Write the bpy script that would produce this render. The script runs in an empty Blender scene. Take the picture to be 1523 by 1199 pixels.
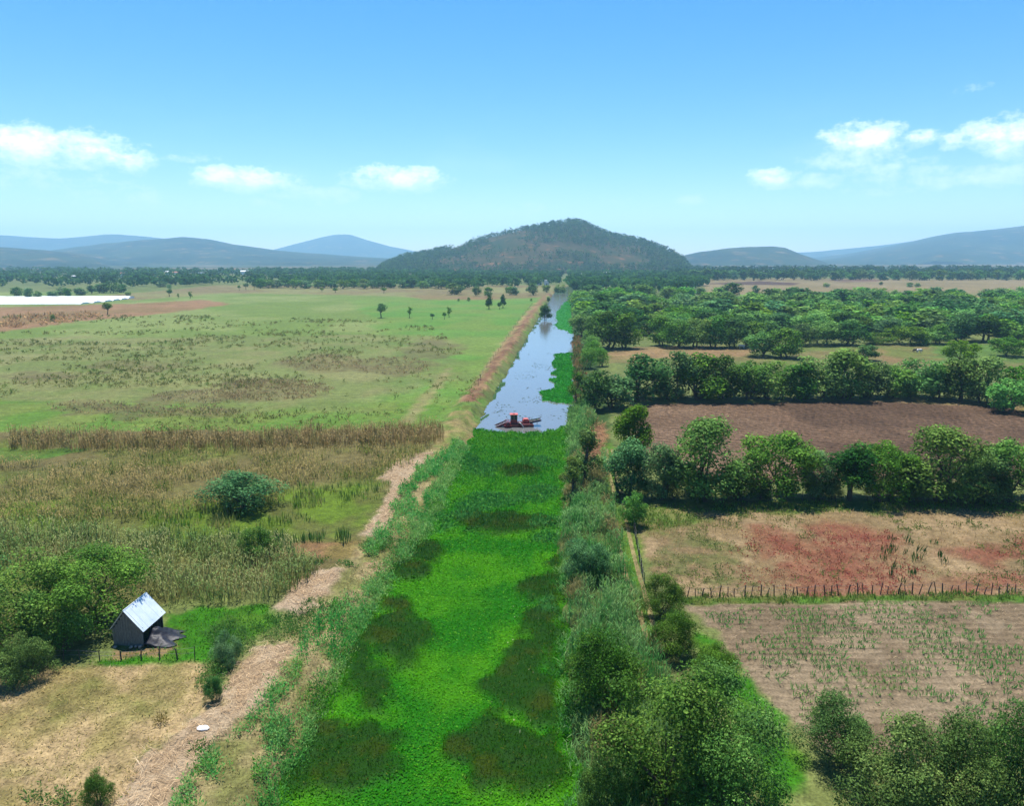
import bpy, math, random
import numpy as np
from mathutils import Vector, Matrix

R = math.radians
rng = np.random.default_rng(11)
random.seed(5)
sc = bpy.context.scene
COL = sc.collection

# ------------------------------------------------------------------ camera
PW, PH = 1523.0, 1199.0          # the photograph's size, pixels
F = 1100.0                       # focal length in those pixels
CAM_H = 30.0
PITCH = math.atan((599.5 - 384.0) / F)
cam_d = bpy.data.cameras.new('camera')
cam_d.sensor_fit = 'HORIZONTAL'
cam_d.sensor_width = 36.0
cam_d.lens = 36.0 * F / PW
cam_d.clip_start = 0.5
cam_d.clip_end = 60000.0
cam = bpy.data.objects.new('camera', cam_d)
cam.location = (0, 0, CAM_H)
cam.rotation_euler = (R(90) - PITCH, 0, 0)
COL.objects.link(cam)
sc.camera = cam

# ------------------------------------------------------------------ light
SUN_EL, SUN_AZ = R(74), R(-12)    # azimuth from +Y towards +X
S = Vector((math.sin(SUN_AZ) * math.cos(SUN_EL), math.cos(SUN_AZ) * math.cos(SUN_EL), math.sin(SUN_EL)))
sun_d = bpy.data.lights.new('sun', 'SUN')
sun_d.energy = 5.0
sun_d.angle = R(0.5)
sun_d.color = (1.0, 0.955, 0.89)
sun = bpy.data.objects.new('sun', sun_d)
sun.rotation_euler = (-S).to_track_quat('-Z', 'Y').to_euler()
sun.location = (0, 0, 300)
COL.objects.link(sun)

def px_dir(px, py):
    dx, dy = (px - PW / 2) / F, -(py - PH / 2) / F
    v = Vector((dx, math.cos(PITCH) + dy * math.sin(PITCH), -math.sin(PITCH) + dy * math.cos(PITCH)))
    return v.normalized()

world = bpy.data.worlds.new('World')
sc.world = world
world.use_nodes = True
nt = world.node_tree
nt.nodes.clear()
wo = nt.nodes.new('ShaderNodeOutputWorld')
bg = nt.nodes.new('ShaderNodeBackground')
sky = nt.nodes.new('ShaderNodeTexSky')
sky.sky_type = 'NISHITA'
sky.sun_disc = False
sky.sun_elevation = SUN_EL
sky.sun_rotation = SUN_AZ
sky.altitude = 2000
sky.air_density = 1.0
sky.dust_density = 0.7
sky.ozone_density = 2.0
bg.inputs['Strength'].default_value = 0.105
SKY_TINT = (1.18, 1.03, 1.0)

def wmath(op, a, b=None, c=None, clamp=False):
    n = nt.nodes.new('ShaderNodeMath')
    n.operation = op
    n.use_clamp = clamp
    for i, v in enumerate((a, b, c)):
        if v is None:
            continue
        if isinstance(v, (int, float)):
            n.inputs[i].default_value = v
        else:
            nt.links.new(v, n.inputs[i])
    return n.outputs[0]

tc = nt.nodes.new('ShaderNodeTexCoord')
sx = nt.nodes.new('ShaderNodeSeparateXYZ')
nt.links.new(tc.outputs['Generated'], sx.inputs[0])
az = wmath('ARCTAN2', sx.outputs[0], sx.outputs[1])
el = wmath('ARCSINE', sx.outputs[2])
cv = nt.nodes.new('ShaderNodeCombineXYZ')
nt.links.new(az, cv.inputs[0])
nt.links.new(el, cv.inputs[1])
def wnoise(scale, sy, det, rough, off):
    mp = nt.nodes.new('ShaderNodeMapping')
    mp.inputs['Scale'].default_value = (scale, scale * sy, 1)
    mp.inputs['Location'].default_value = (off, off * .7, 0)
    nt.links.new(cv.outputs[0], mp.inputs[0])
    n = nt.nodes.new('ShaderNodeTexNoise')
    n.inputs['Scale'].default_value = 1.0
    n.inputs['Detail'].default_value = det
    n.inputs['Roughness'].default_value = rough
    nt.links.new(mp.outputs[0], n.inputs['Vector'])
    return n.outputs[0]
n1 = wnoise(26, 1.9, 6, .64, 3.1)
n2 = wnoise(100, 1.4, 3, .62, 9.4)
n3 = wnoise(5.0, 3.2, 2, .5, 1.7)
# cumulus: direction of the middle, half width and half height in photo pixels, density
CLOUDS = [(70, 220, 120, 30, 1.0), (195, 240, 34, 16, .8), (20, 262, 110, 16, .5), (275, 233, 34, 7, .35),
          (365, 266, 84, 20, 1.0), (470, 290, 75, 15, .55), (590, 266, 84, 21, 1.0), (395, 302, 24, 8, .4),
          (1282, 212, 62, 30, 1.0), (1255, 238, 70, 12, .6), (1335, 262, 75, 26, .6), (1367, 206, 32, 13, .9),
          (1420, 210, 22, 13, .8), (1470, 200, 42, 20, .9), (1535, 205, 60, 34, 1.0), (1148, 263, 42, 16, .85),
          (1215, 270, 42, 13, .7), (1500, 258, 70, 17, .7), (1030, 296, 28, 7, .45), (920, 299, 28, 7, .4),
          (180, 295, 70, 14, .28), (770, 312, 40, 10, .3), (655, 320, 60, 8, .25), (1440, 132, 22, 6, .2),
          (-150, 235, 110, 26, .9), (-330, 262, 80, 18, .7), (1700, 235, 110, 26, .9), (1880, 262, 80, 18, .7)]
def wvec(op, a, b=None, c=None):
    n = nt.nodes.new('ShaderNodeVectorMath'); n.operation = op
    for i, v in enumerate((a, b, c)):
        if v is None: continue
        if isinstance(v, tuple): n.inputs[i].default_value = v
        else: nt.links.new(v, n.inputs[i])
    return n.outputs['Value'] if op == 'DOT_PRODUCT' else n.outputs[0]
fld = lit = None
for cx, cy, rx, ry, dens in CLOUDS:
    d = px_dir(cx, cy)
    a0, e0 = math.atan2(d.x, d.y), math.asin(d.z)
    ra, re = rx / F, ry / F
    v = wvec('MULTIPLY_ADD', cv.outputs[0], (1 / ra, 1 / re, 0), (-a0 / ra, -e0 / re, 0))
    m = wmath('MULTIPLY_ADD', wvec('DOT_PRODUCT', v, v), -dens, dens)
    fld = m if fld is None else wmath('MAXIMUM', fld, m)
    if dens >= .8:
        v = wvec('MULTIPLY_ADD', cv.outputs[0], (1 / ra, 1.1 / re, 0), (-a0 / ra, -1.1 * e0 / re - .55, 0))
        m = wmath('MULTIPLY_ADD', wvec('DOT_PRODUCT', v, v), -dens, dens)
        lit = m if lit is None else wmath('MAXIMUM', lit, m)
puff = wmath('MULTIPLY_ADD', n1, 2.7, wmath('MULTIPLY_ADD', n2, 1.0, -1.9))
near = wmath('MULTIPLY_ADD', fld, 1.1, 1.0, clamp=True)
tot = wmath('MULTIPLY', wmath('MULTIPLY_ADD', fld, 1.0, puff, clamp=True), near)
top = wmath('MULTIPLY_ADD', lit, 1.3, wmath('MULTIPLY', puff, 1.2), clamp=True)
# the same kind of thin cloud all round the horizon
band = wmath('MULTIPLY', wmath('SUBTRACT', n3, .56), 2.2, clamp=True)
bandel = wmath('MULTIPLY', wmath('SUBTRACT', 1.0, wmath('ABSOLUTE', wmath('MULTIPLY', wmath('SUBTRACT', el, .10), 11))), .5, clamp=True)
wisp = wmath('MULTIPLY', wmath('MULTIPLY', band, bandel), wmath('MULTIPLY_ADD', n2, 1.0, .2))
tot = wmath('MAXIMUM', tot, wisp)
tint = nt.nodes.new('ShaderNodeMix')
tint.data_type = 'RGBA'
tint.blend_type = 'MULTIPLY'
tint.inputs['Factor'].default_value = 1
sat = nt.nodes.new('ShaderNodeHueSaturation')
sat.inputs['Saturation'].default_value = 1.42
nt.links.new(sky.outputs[0], sat.inputs['Color'])
nt.links.new(sat.outputs[0], tint.inputs['A'])
tint.inputs['B'].default_value = (*SKY_TINT, 1)
ccol = nt.nodes.new('ShaderNodeMix')
ccol.data_type = 'RGBA'
ccol.inputs['A'].default_value = (5.4, 6.6, 7.8, 1)
ccol.inputs['B'].default_value = (8.6, 9.2, 9.8, 1)
nt.links.new(wmath('MULTIPLY', top, 1.0, clamp=True), ccol.inputs['Factor'])
mixc = nt.nodes.new('ShaderNodeMix')
mixc.data_type = 'RGBA'
nt.links.new(wmath('MULTIPLY', tot, .80, clamp=True), mixc.inputs['Factor'])
nt.links.new(tint.outputs['Result'], mixc.inputs['A'])
nt.links.new(ccol.outputs['Result'], mixc.inputs['B'])
nt.links.new(mixc.outputs['Result'], bg.inputs['Color'])
nt.links.new(bg.outputs[0], wo.inputs[0])
world.cycles.sampling_method = 'MANUAL'
world.cycles.sample_map_resolution = 512

vs = sc.view_settings
vs.view_transform = 'Standard'
vs.look = 'None'
vs.gamma = 1.0
vs.use_curve_mapping = False
vs.exposure = 0.9
cy = sc.cycles
cy.max_bounces = 5
cy.diffuse_bounces = 2
cy.glossy_bounces = 2
cy.transmission_bounces = 3
cy.transparent_max_bounces = 6
cy.volume_bounces = 1
cy.use_denoising = True
cy.caustics_reflective = False
cy.caustics_refractive = False
cy.sample_clamp_indirect = 4.0

# ------------------------------------------------------------------ numbers
def ground(px, py, z=0.0):
    d = px_dir(px, py)
    t = (z - CAM_H) / d.z
    return np.array((d.x * t, d.y * t))

def depth(x, y, z=0.0):
    return y * math.cos(PITCH) - (z - CAM_H) * math.sin(PITCH)

def height_to(x, y, py):
    """height of the point over (x, y) that shows at picture row py"""
    a = math.atan((PH / 2 - py) / F) - PITCH
    return CAM_H + y * math.tan(a)

def gpoly(pts, z=0.0):
    return np.array([ground(p[0], p[1], z) for p in pts])

def lin(r, g, b, k=0.33):
    f = lambda c: (c / 12.92 if c <= .04045 else ((c + .055) / 1.055) ** 2.4)
    return np.array((f(r / 255) * k, f(g / 255) * k, f(b / 255) * k))

def _h(ix, iy, seed):
    h = (ix.astype(np.int64) * 374761393 + iy.astype(np.int64) * 668265263 + seed * 982451653) & 0xffffffff
    h = ((h ^ (h >> 13)) * 1274126177) & 0xffffffff
    return ((h ^ (h >> 16)) & 0xffff) / 65535.0

def vnoise(x, y, seed=0):
    ix, iy = np.floor(x), np.floor(y)
    fx, fy = x - ix, y - iy
    fx = fx * fx * (3 - 2 * fx); fy = fy * fy * (3 - 2 * fy)
    a, b = _h(ix, iy, seed), _h(ix + 1, iy, seed)
    c, d = _h(ix, iy + 1, seed), _h(ix + 1, iy + 1, seed)
    return (a * (1 - fx) + b * fx) * (1 - fy) + (c * (1 - fx) + d * fx) * fy

def fbm(x, y, seed=0, o=4):
    x = np.asarray(x, float); y = np.asarray(y, float)
    s, a, t = 0, .5, 0
    for i in range(o):
        s = s + a * vnoise(x * 2 ** i + 17.3 * i, y * 2 ** i - 9.1 * i, seed + i)
        t += a; a *= .5
    return s / t

def sstep(a, b, v):
    t = np.clip((v - a) / (b - a), 0, 1)
    return t * t * (3 - 2 * t)

def poly_sd(P, x, y):
    """signed distance, positive inside"""
    best = np.full(x.shape, 1e18); ins = np.zeros(x.shape, bool)
    n = len(P)
    for i in range(n):
        ax, ay = P[i]; bx, by = P[(i + 1) % n]
        ex, ey = bx - ax, by - ay
        wx, wy = x - ax, y - ay
        t = np.clip((wx * ex + wy * ey) / (ex * ex + ey * ey + 1e-12), 0, 1)
        best = np.minimum(best, (wx - ex * t) ** 2 + (wy - ey * t) ** 2)
        c = (ay > y) != (by > y)
        if abs(ey) > 1e-12:
            ins ^= c & (x < ex * (y - ay) / ey + ax)
    d = np.sqrt(best)
    return np.where(ins, d, -d)

# ------------------------------------------------------------------ meshes, objects, materials
def mesh_np(name, V, Q, col=None, tri=False, smooth=False):
    """V (n,3), Q (m,3|4) faces; col (n,3) per point"""
    me = bpy.data.meshes.new(name)
    k = Q.shape[1]
    me.vertices.add(len(V)); me.vertices.foreach_set('co', np.ascontiguousarray(V, np.float32).ravel())
    me.loops.add(Q.size); me.loops.foreach_set('vertex_index', np.ascontiguousarray(Q, np.int32).ravel())
    me.polygons.add(len(Q))
    me.polygons.foreach_set('loop_start', np.arange(0, Q.size, k, dtype=np.int32))
    me.polygons.foreach_set('loop_total', np.full(len(Q), k, np.int32))
    me.update(calc_edges=True)
    if smooth:
        me.polygons.foreach_set('use_smooth', np.ones(len(Q), bool))
    if col is not None:
        a = me.color_attributes.new('Col', 'FLOAT_COLOR', 'POINT')
        c4 = np.ones((len(V), 4), np.float32); c4[:, :3] = col
        a.data.foreach_set('color', c4.ravel())
    return me

def tag(o, label=None, cat=None, group=None, kind=None):
    if label: o['label'] = label
    if cat: o['category'] = cat
    if group: o['group'] = group
    if kind: o['kind'] = kind
    return o

def link(name, me, mat=None, parent=None, loc=None):
    o = bpy.data.objects.new(name, me)
    COL.objects.link(o)
    if mat is not None and me is not None and len(me.materials) == 0:
        me.materials.append(mat)
    if parent is not None: o.parent = parent
    if loc is not None: o.location = loc
    return o

def thing(name, label, cat, loc=(0, 0, 0), rz=0, group=None):
    o = link(name, None)
    o.empty_display_size = .3
    o.location = loc; o.rotation_euler = (0, 0, rz)
    return tag(o, label, cat, group)

class MB:
    """collects small solids, then links them as one mesh"""
    def __init__(s): s.v = []; s.f = []
    def add(s, v, f):
        b = len(s.v); s.v += [tuple(p) for p in v]; s.f += [tuple(i + b for i in q) for q in f]; return s
    def box(s, lo, hi, M=None, taper=1.0):
        c = [((lo[0] + hi[0]) / 2), ((lo[1] + hi[1]) / 2)]
        v = []
        for z in (0, 1):
            t = taper if z else 1.0
            for x, y in ((0, 0), (1, 0), (1, 1), (0, 1)):
                p = Vector((c[0] + ((lo[0], hi[0])[x] - c[0]) * t, c[1] + ((lo[1], hi[1])[y] - c[1]) * t, (lo[2], hi[2])[z]))
                v.append(M @ p if M else p)
        return s.add(v, [(3, 2, 1, 0), (4, 5, 6, 7), (0, 1, 5, 4), (1, 2, 6, 5), (2, 3, 7, 6), (3, 0, 4, 7)])
    def tube(s, pts, rad, n=6):
        pts = [Vector(p) for p in pts]
        if not hasattr(rad, '__len__'): rad = [rad] * len(pts)
        v = []
        for i, p in enumerate(pts):
            d = (pts[min(i + 1, len(pts) - 1)] - pts[max(i - 1, 0)]).normalized()
            a = d.cross(Vector((0, 0, 1)) if abs(d.z) < .9 else Vector((1, 0, 0))).normalized(); b = d.cross(a)
            for k in range(n):
                t = 2 * math.pi * k / n
                v.append(p + (a * math.cos(t) + b * math.sin(t)) * rad[i])
        f = []
        for i in range(len(pts) - 1):
            for k in range(n):
                f.append((i * n + k, i * n + (k + 1) % n, (i + 1) * n + (k + 1) % n, (i + 1) * n + k))
        f.append(tuple(range(n - 1, -1, -1))); f.append(tuple(range((len(pts) - 1) * n, len(pts) * n)))
        return s.add(v, f)
    def prism(s, prof, x0, x1, axis='x'):
        n = len(prof)
        if axis == 'x':
            v = [(x0, a, b) for a, b in prof] + [(x1, a, b) for a, b in prof]
        else:
            v = [(a, x0, b) for a, b in prof] + [(a, x1, b) for a, b in prof]
        f = [tuple(range(n)), tuple(range(2 * n - 1, n - 1, -1))]
        for i in range(n):
            f.append((i, i + n, (i + 1) % n + n, (i + 1) % n))
        return s.add(v, f)
    def build(s, name, mat, parent=None, bevel=0):
        me = bpy.data.meshes.new(name)
        me.from_pydata(s.v, [], s.f); me.update()
        o = link(name, me, mat, parent)
        if bevel:
            m = o.modifiers.new('bevel', 'BEVEL'); m.width = bevel; m.segments = 1
        return o

MATS = {}
def new_mat(name):
    m = bpy.data.materials.new(name); m.use_nodes = True
    m.node_tree.nodes.clear()
    MATS[name] = m
    return m, m.node_tree

def N(t, kind, **kw):
    n = t.nodes.new(kind)
    for k, v in kw.items():
        setattr(n, k, v)
    return n

def noise_node(t, scale, detail=4, rough=.55, vec=None):
    n = N(t, 'ShaderNodeTexNoise')
    n.inputs['Scale'].default_value = scale
    n.inputs['Detail'].default_value = detail
    n.inputs['Roughness'].default_value = rough
    if vec is None:
        g = N(t, 'ShaderNodeNewGeometry'); vec = g.outputs['Position']
    t.links.new(vec, n.inputs['Vector'])
    return n.outputs[0]

def ramp(t, fac, a, b, lo=0.0, hi=1.0):
    m = N(t, 'ShaderNodeMapRange'); m.inputs['From Min'].default_value = a; m.inputs['From Max'].default_value = b
    m.inputs['To Min'].default_value = lo; m.inputs['To Max'].default_value = hi
    t.links.new(fac, m.inputs['Value'])
    return m.outputs[0]

def mul_col(t, col, val):
    m = N(t, 'ShaderNodeVectorMath', operation='SCALE')
    t.links.new(col, m.inputs[0]); t.links.new(val, m.inputs['Scale'])
    return m.outputs[0]

def ground_mat(name, scales=(.12, .9, 5.0), amps=(.25, .35, .45), bump=.25, bscale=3.0, rough=.95, furrow=None):
    m, t = new_mat(name)
    at = N(t, 'ShaderNodeVertexColor', layer_name='Col')
    c = at.outputs['Color']
    for s, a in zip(scales, amps):
        c = mul_col(t, c, ramp(t, noise_node(t, s, 5, .6), .3, .7, 1 - a, 1 + a))
    hgt = noise_node(t, bscale, 5, .65)
    if furrow:                     # plough lines: direction angle, spacing in metres, strength
        ang, gap, amt = furrow
        gm_ = N(t, 'ShaderNodeNewGeometry'); mp = N(t, 'ShaderNodeMapping'); mp.inputs['Rotation'].default_value = (0, 0, ang)
        t.links.new(gm_.outputs['Position'], mp.inputs[0])
        wv = N(t, 'ShaderNodeTexWave'); wv.inputs['Scale'].default_value = 1 / gap * .314; wv.inputs['Distortion'].default_value = 2.5; wv.inputs['Detail'].default_value = 3; wv.inputs['Detail Scale'].default_value = 1.5
        t.links.new(mp.outputs[0], wv.inputs[0])
        c = mul_col(t, c, ramp(t, wv.outputs['Fac'], 0, 1, 1 - amt, 1 + amt))
        ad = N(t, 'ShaderNodeMath', operation='ADD'); t.links.new(hgt, ad.inputs[0]); t.links.new(wv.outputs['Fac'], ad.inputs[1]); hgt = ad.outputs[0]
    p = N(t, 'ShaderNodeBsdfPrincipled')
    p.inputs['Roughness'].default_value = rough
    p.inputs['Specular IOR Level'].default_value = .12
    t.links.new(c, p.inputs['Base Color'])
    b = N(t, 'ShaderNodeBump'); b.inputs['Strength'].default_value = bump; b.inputs['Distance'].default_value = .25
    t.links.new(hgt, b.inputs['Height'])
    t.links.new(b.outputs[0], p.inputs['Normal'])
    o = N(t, 'ShaderNodeOutputMaterial'); t.links.new(p.outputs[0], o.inputs[0])
    return m

def leaf_mat(name, trans=.3, objvar=0.0, rough=.6, spec=.25, gain=1.0):
    """leaf colour comes per leaf from the mesh; each plant varies a little as a whole"""
    m, t = new_mat(name)
    at = N(t, 'ShaderNodeVertexColor', layer_name='Col')
    c = at.outputs['Color']
    if objvar:
        oi = N(t, 'ShaderNodeObjectInfo')
        hs = N(t, 'ShaderNodeHueSaturation')
        t.links.new(c, hs.inputs['Color'])
        t.links.new(ramp(t, oi.outputs['Random'], 0, 1, .5 - .035 * objvar, .5 + .025 * objvar), hs.inputs['Hue'])
        w = N(t, 'ShaderNodeMath', operation='FRACT')
        w2 = N(t, 'ShaderNodeMath', operation='MULTIPLY'); w2.inputs[1].default_value = 37.7
        t.links.new(oi.outputs['Random'], w2.inputs[0]); t.links.new(w2.outputs[0], w.inputs[0])
        t.links.new(ramp(t, w.outputs[0], 0, 1, 1 - .3 * objvar, 1 + .25 * objvar), hs.inputs['Value'])
        t.links.new(ramp(t, w.outputs[0], 0, 1, 1.05, .82), hs.inputs['Saturation'])
        c = hs.outputs[0]
    gv = N(t, 'ShaderNodeValue'); gv.outputs[0].default_value = gain
    c = mul_col(t, c, gv.outputs[0])
    p = N(t, 'ShaderNodeBsdfPrincipled')
    p.inputs['Roughness'].default_value = rough
    p.inputs['Specular IOR Level'].default_value = spec
    t.links.new(c, p.inputs['Base Color'])
    tr = N(t, 'ShaderNodeBsdfTranslucent')
    t.links.new(c, tr.inputs['Color'])
    mx = N(t, 'ShaderNodeMixShader'); mx.inputs[0].default_value = trans
    t.links.new(p.outputs[0], mx.inputs[1]); t.links.new(tr.outputs[0], mx.inputs[2])
    o = N(t, 'ShaderNodeOutputMaterial'); t.links.new(mx.outputs[0], o.inputs[0])
    return m

def plain_mat(name, col, rough=.7, metal=0.0, var=.25, vscale=2.0, bump=0.0, spec=.3, col2=None, stretch=None):
    m, t = new_mat(name)
    tcn = N(t, 'ShaderNodeTexCoord')
    v = tcn.outputs['Object']
    if stretch:
        mp = N(t, 'ShaderNodeMapping'); mp.inputs['Scale'].default_value = stretch
        t.links.new(v, mp.inputs[0]); v = mp.outputs[0]
    nz = noise_node(t, vscale, 5, .6, v)
    mx = N(t, 'ShaderNodeMix', data_type='RGBA')
    c2 = col2 if col2 is not None else tuple(c * (1 - var) for c in col)
    mx.inputs['A'].default_value = (*c2, 1); mx.inputs['B'].default_value = (*[c * (1 + (0 if col2 is not None else var)) for c in col], 1)
    t.links.new(ramp(t, nz, .32, .68), mx.inputs['Factor'])
    p = N(t, 'ShaderNodeBsdfPrincipled')
    p.inputs['Roughness'].default_value = rough; p.inputs['Metallic'].default_value = metal
    p.inputs['Specular IOR Level'].default_value = spec
    t.links.new(mx.outputs['Result'], p.inputs['Base Color'])
    if bump:
        b = N(t, 'ShaderNodeBump'); b.inputs['Strength'].default_value = bump; b.inputs['Distance'].default_value = .05
        t.links.new(nz, b.inputs['Height']); t.links.new(b.outputs[0], p.inputs['Normal'])
    o = N(t, 'ShaderNodeOutputMaterial'); t.links.new(p.outputs[0], o.inputs[0])
    return m

M_BARK = plain_mat('bark', (.075, .058, .042), .9, var=.35, vscale=6, bump=.6)
M_LEAF = leaf_mat('tree_leaves', .36, .8, .6, .06, 3.7)
M_BUSH = leaf_mat('shrub_leaves', .36, .5, .6, .06, 3.5)
M_GRASS = leaf_mat('grass_blades', .5, 0, .75, .05, 2.8)
M_FLOAT = leaf_mat('floating_leaves', .35, 0, .6, .06, 2.1)
M_WOODP = plain_mat('weathered_wood', (.17, .145, .125), .9, var=.4, vscale=5, bump=.5, stretch=(4, 4, .6))
M_POST = plain_mat('fence_post_wood', (.065, .05, .04), .92, var=.4, vscale=7, bump=.5)
M_WIRE = plain_mat('fence_wire', (.16, .15, .14), .6, .6, var=.3)

# ------------------------------------------------------------------ the canal
WATER_Z = -0.8
CL = [(330, 1290), (425, 1199), (490, 1080), (525, 990), (560, 915), (600, 850), (645, 790), (672, 720), (700, 665),
      (716, 632), (738, 590), (766, 540), (788, 500), (802, 476), (815, 452), (826, 434), (829, 425)]
CR = [(850, 1290), (842, 1199), (832, 1100), (828, 1000), (826, 900), (826, 820), (834, 740), (842, 680),
      (846, 632), (849, 590), (850, 540), (850, 500), (848, 476), (846, 452), (843, 434), (841, 425)]
cl = gpoly(CL, WATER_Z); cr = gpoly(CR, WATER_Z)
Y_END = 800.0
def canal_l(y): return np.interp(y, cl[:, 1], cl[:, 0]) + (fbm(np.asarray(y) * .35, np.asarray(y) * 0 + 3, 5) - .5) * 1.6
def canal_r(y): return np.interp(y, cr[:, 1], cr[:, 0]) + (fbm(np.asarray(y) * .35, np.asarray(y) * 0 + 9, 6) - .5) * 1.4
def canal_d(x, y):
    """distance outside the water's edge (negative inside)"""
    return np.maximum(np.maximum(canal_l(y) - x, x - canal_r(y)), (y - Y_END) * .2)

# ------------------------------------------------------------------ ground zones: polygon in photo pixels, colours, edge softness
EL = lambda cx, cy, rx, ry, n=14: [(cx + rx * math.cos(2 * math.pi * i / n), cy + ry * math.sin(2 * math.pi * i / n)) for i in range(n)]
Z = []
def zone(name, pts, ca, cb, sc=.15, soft=1.0, amp=1.0, w=1.0, thr=None):
    Z.append((name, gpoly(pts), lin(*ca), lin(*cb), sc, soft, amp, w, thr))

G0 = ((150, 158, 92), (120, 140, 70))
# left side
zone('pasture', [(-700, 434), (300, 434), (560, 430), (835, 430), (800, 470), (760, 520), (722, 580), (690, 640), (640, 650), (-700, 652)], (162, 178, 100), (138, 164, 76), .03, 1, 1)
zone('pasture', [(520, 445), (812, 437), (790, 470), (750, 530), (700, 620), (560, 625), (600, 520)], (112, 172, 62), (136, 170, 72), .05, 4, 8, .8)
zone('pasture', [(-700, 600), (300, 596), (660, 600), (665, 648), (-700, 650)], (112, 160, 52), (140, 160, 72), .12, 3, 6, .8)
zone('pasture', [(-300, 505), (250, 500), (650, 500), (700, 560), (500, 610), (0, 600), (-300, 600)], (168, 160, 108), (138, 150, 84), .10, 5, 12, .6)
for e in [(400, 580, 95, 16), (300, 592, 75, 10), (480, 540, 60, 12), (130, 606, 60, 9), (580, 545, 60, 14), (250, 612, 110, 8), (60, 560, 60, 10), (640, 520, 40, 16), (200, 545, 80, 9)]:
    zone('pasture', EL(*e), (130, 114, 82), (146, 138, 88), .3, 2, 7, .6)
zone('pasture', [(598, 628), (612, 605), (640, 575), (668, 545), (672, 548), (652, 580), (628, 610), (612, 630)], (186, 172, 120), (172, 162, 106), .2, 1, 1.2, .8)
zone('dry_grass', [(-700, 462), (0, 457), (190, 452), (300, 446), (345, 452), (250, 466), (120, 478), (0, 494), (-700, 530)], (186, 146, 104), (168, 138, 90), .05, 2, 5)
zone('dry_grass', [(150, 440), (330, 424), (560, 424), (850, 424), (840, 440), (720, 446), (560, 440), (330, 436), (200, 447)], (168, 164, 104), (160, 140, 96), .02, 4, 10, .9)
zone('dry_grass', [(600, 439), (760, 436), (742, 446), (630, 446)], (170, 140, 98), (160, 150, 92), .04, 2, 5, .8)
zone('marsh', [(-700, 648), (660, 638), (652, 672), (560, 800), (470, 880), (300, 880), (0, 960), (-700, 960)], (122, 134, 58), (138, 128, 78), .10, 1, 2)
zone('marsh', [(-500, 668), (130, 668), (60, 686), (-500, 700)], (92, 138, 44), (112, 142, 54), .2, 1, 2, .9)
zone('marsh', [(0, 745), (300, 742), (560, 720), (540, 800), (410, 804), (0, 800)], (118, 150, 40), (120, 128, 60), .22, 1.5, 3, .9)
zone('marsh', [(420, 806), (560, 806), (575, 825), (450, 838), (415, 825)], (164, 126, 88), (150, 132, 76), .4, .6, 1.2, .9)
zone('left_bank', [(655, 660), (690, 650), (700, 690), (640, 800), (560, 900), (480, 1060), (380, 1199), (330, 1290), (120, 1290), (190, 1190), (330, 1060), (430, 940), (505, 840), (600, 720), (640, 672)], (190, 172, 122), (148, 148, 86), .5, .6, 1.6)
zone('left_bank', [(640, 655), (672, 615), (700, 612), (712, 640), (690, 690), (660, 690)], (140, 156, 76), (190, 168, 112), .5, .6, 1.5, .9)
zone('straw_strip', [(645, 672), (618, 676), (585, 690), (565, 712), (585, 722), (560, 770), (540, 795), (575, 796), (590, 760), (600, 722), (630, 690)], (228, 202, 166), (212, 182, 144), .8, .4, .8)
zone('straw_strip', [(512, 846), (470, 850), (440, 870), (412, 905), (455, 916), (490, 880)], (230, 204, 170), (214, 184, 148), .8, .4, .8)
zone('straw_strip', [(435, 958), (385, 960), (345, 1000), (322, 1050), (270, 1085), (200, 1130), (165, 1199), (150, 1290), (240, 1290), (255, 1190), (320, 1110), (400, 1040), (430, 990)], (228, 202, 166), (212, 182, 144), .8, .5, 1.0)
zone('straw_strip', [(545, 838), (620, 834), (622, 846), (560, 850)], (214, 176, 136), (196, 164, 124), .8, .3, .5)
zone('hay_field', [(-400, 1010), (0, 1004), (90, 992), (300, 986), (318, 1020), (322, 1050), (270, 1085), (200, 1130), (150, 1290), (-400, 1290)], (212, 184, 134), (178, 162, 102), .35, .5, 1.0)
for e in [(60, 1065, 55, 9), (130, 1040, 60, 8), (90, 1018, 70, 6), (200, 1060, 50, 10), (40, 1150, 60, 9)]:
    zone('hay_field', EL(*e), (142, 148, 72), (168, 156, 94), .9, .8, 1.6, .6)
zone('lawn', [(120, 990), (205, 970), (240, 962), (250, 915), (300, 905), (395, 902), (415, 930), (330, 975), (300, 984), (140, 992)], (66, 138, 18), (92, 142, 34), .5, .4, .8)
zone('lawn', [(165, 968), (210, 962), (250, 958), (262, 935), (270, 940), (262, 962), (240, 975), (165, 980)], (182, 150, 108), (160, 130, 90), 1, .3, .5, .9)
zone('lawn', [(-300, 985), (60, 985), (40, 1010), (-300, 1030)], (80, 130, 30), (110, 130, 50), .5, .6, 1)
zone('earth_bank', [(822, 434), (812, 446), (795, 470), (764, 520), (736, 560), (712, 600), (676, 606), (690, 590), (716, 562), (738, 530), (766, 492), (790, 462), (806, 442)], (152, 112, 84), (186, 152, 110), .35, .6, 1.6)
zone('earth_bank', [(806, 442), (790, 462), (766, 492), (738, 530), (716, 562), (712, 562), (735, 526), (762, 490), (786, 460)], (206, 176, 124), (186, 150, 110), .5, .5, .8, .85)
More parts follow.
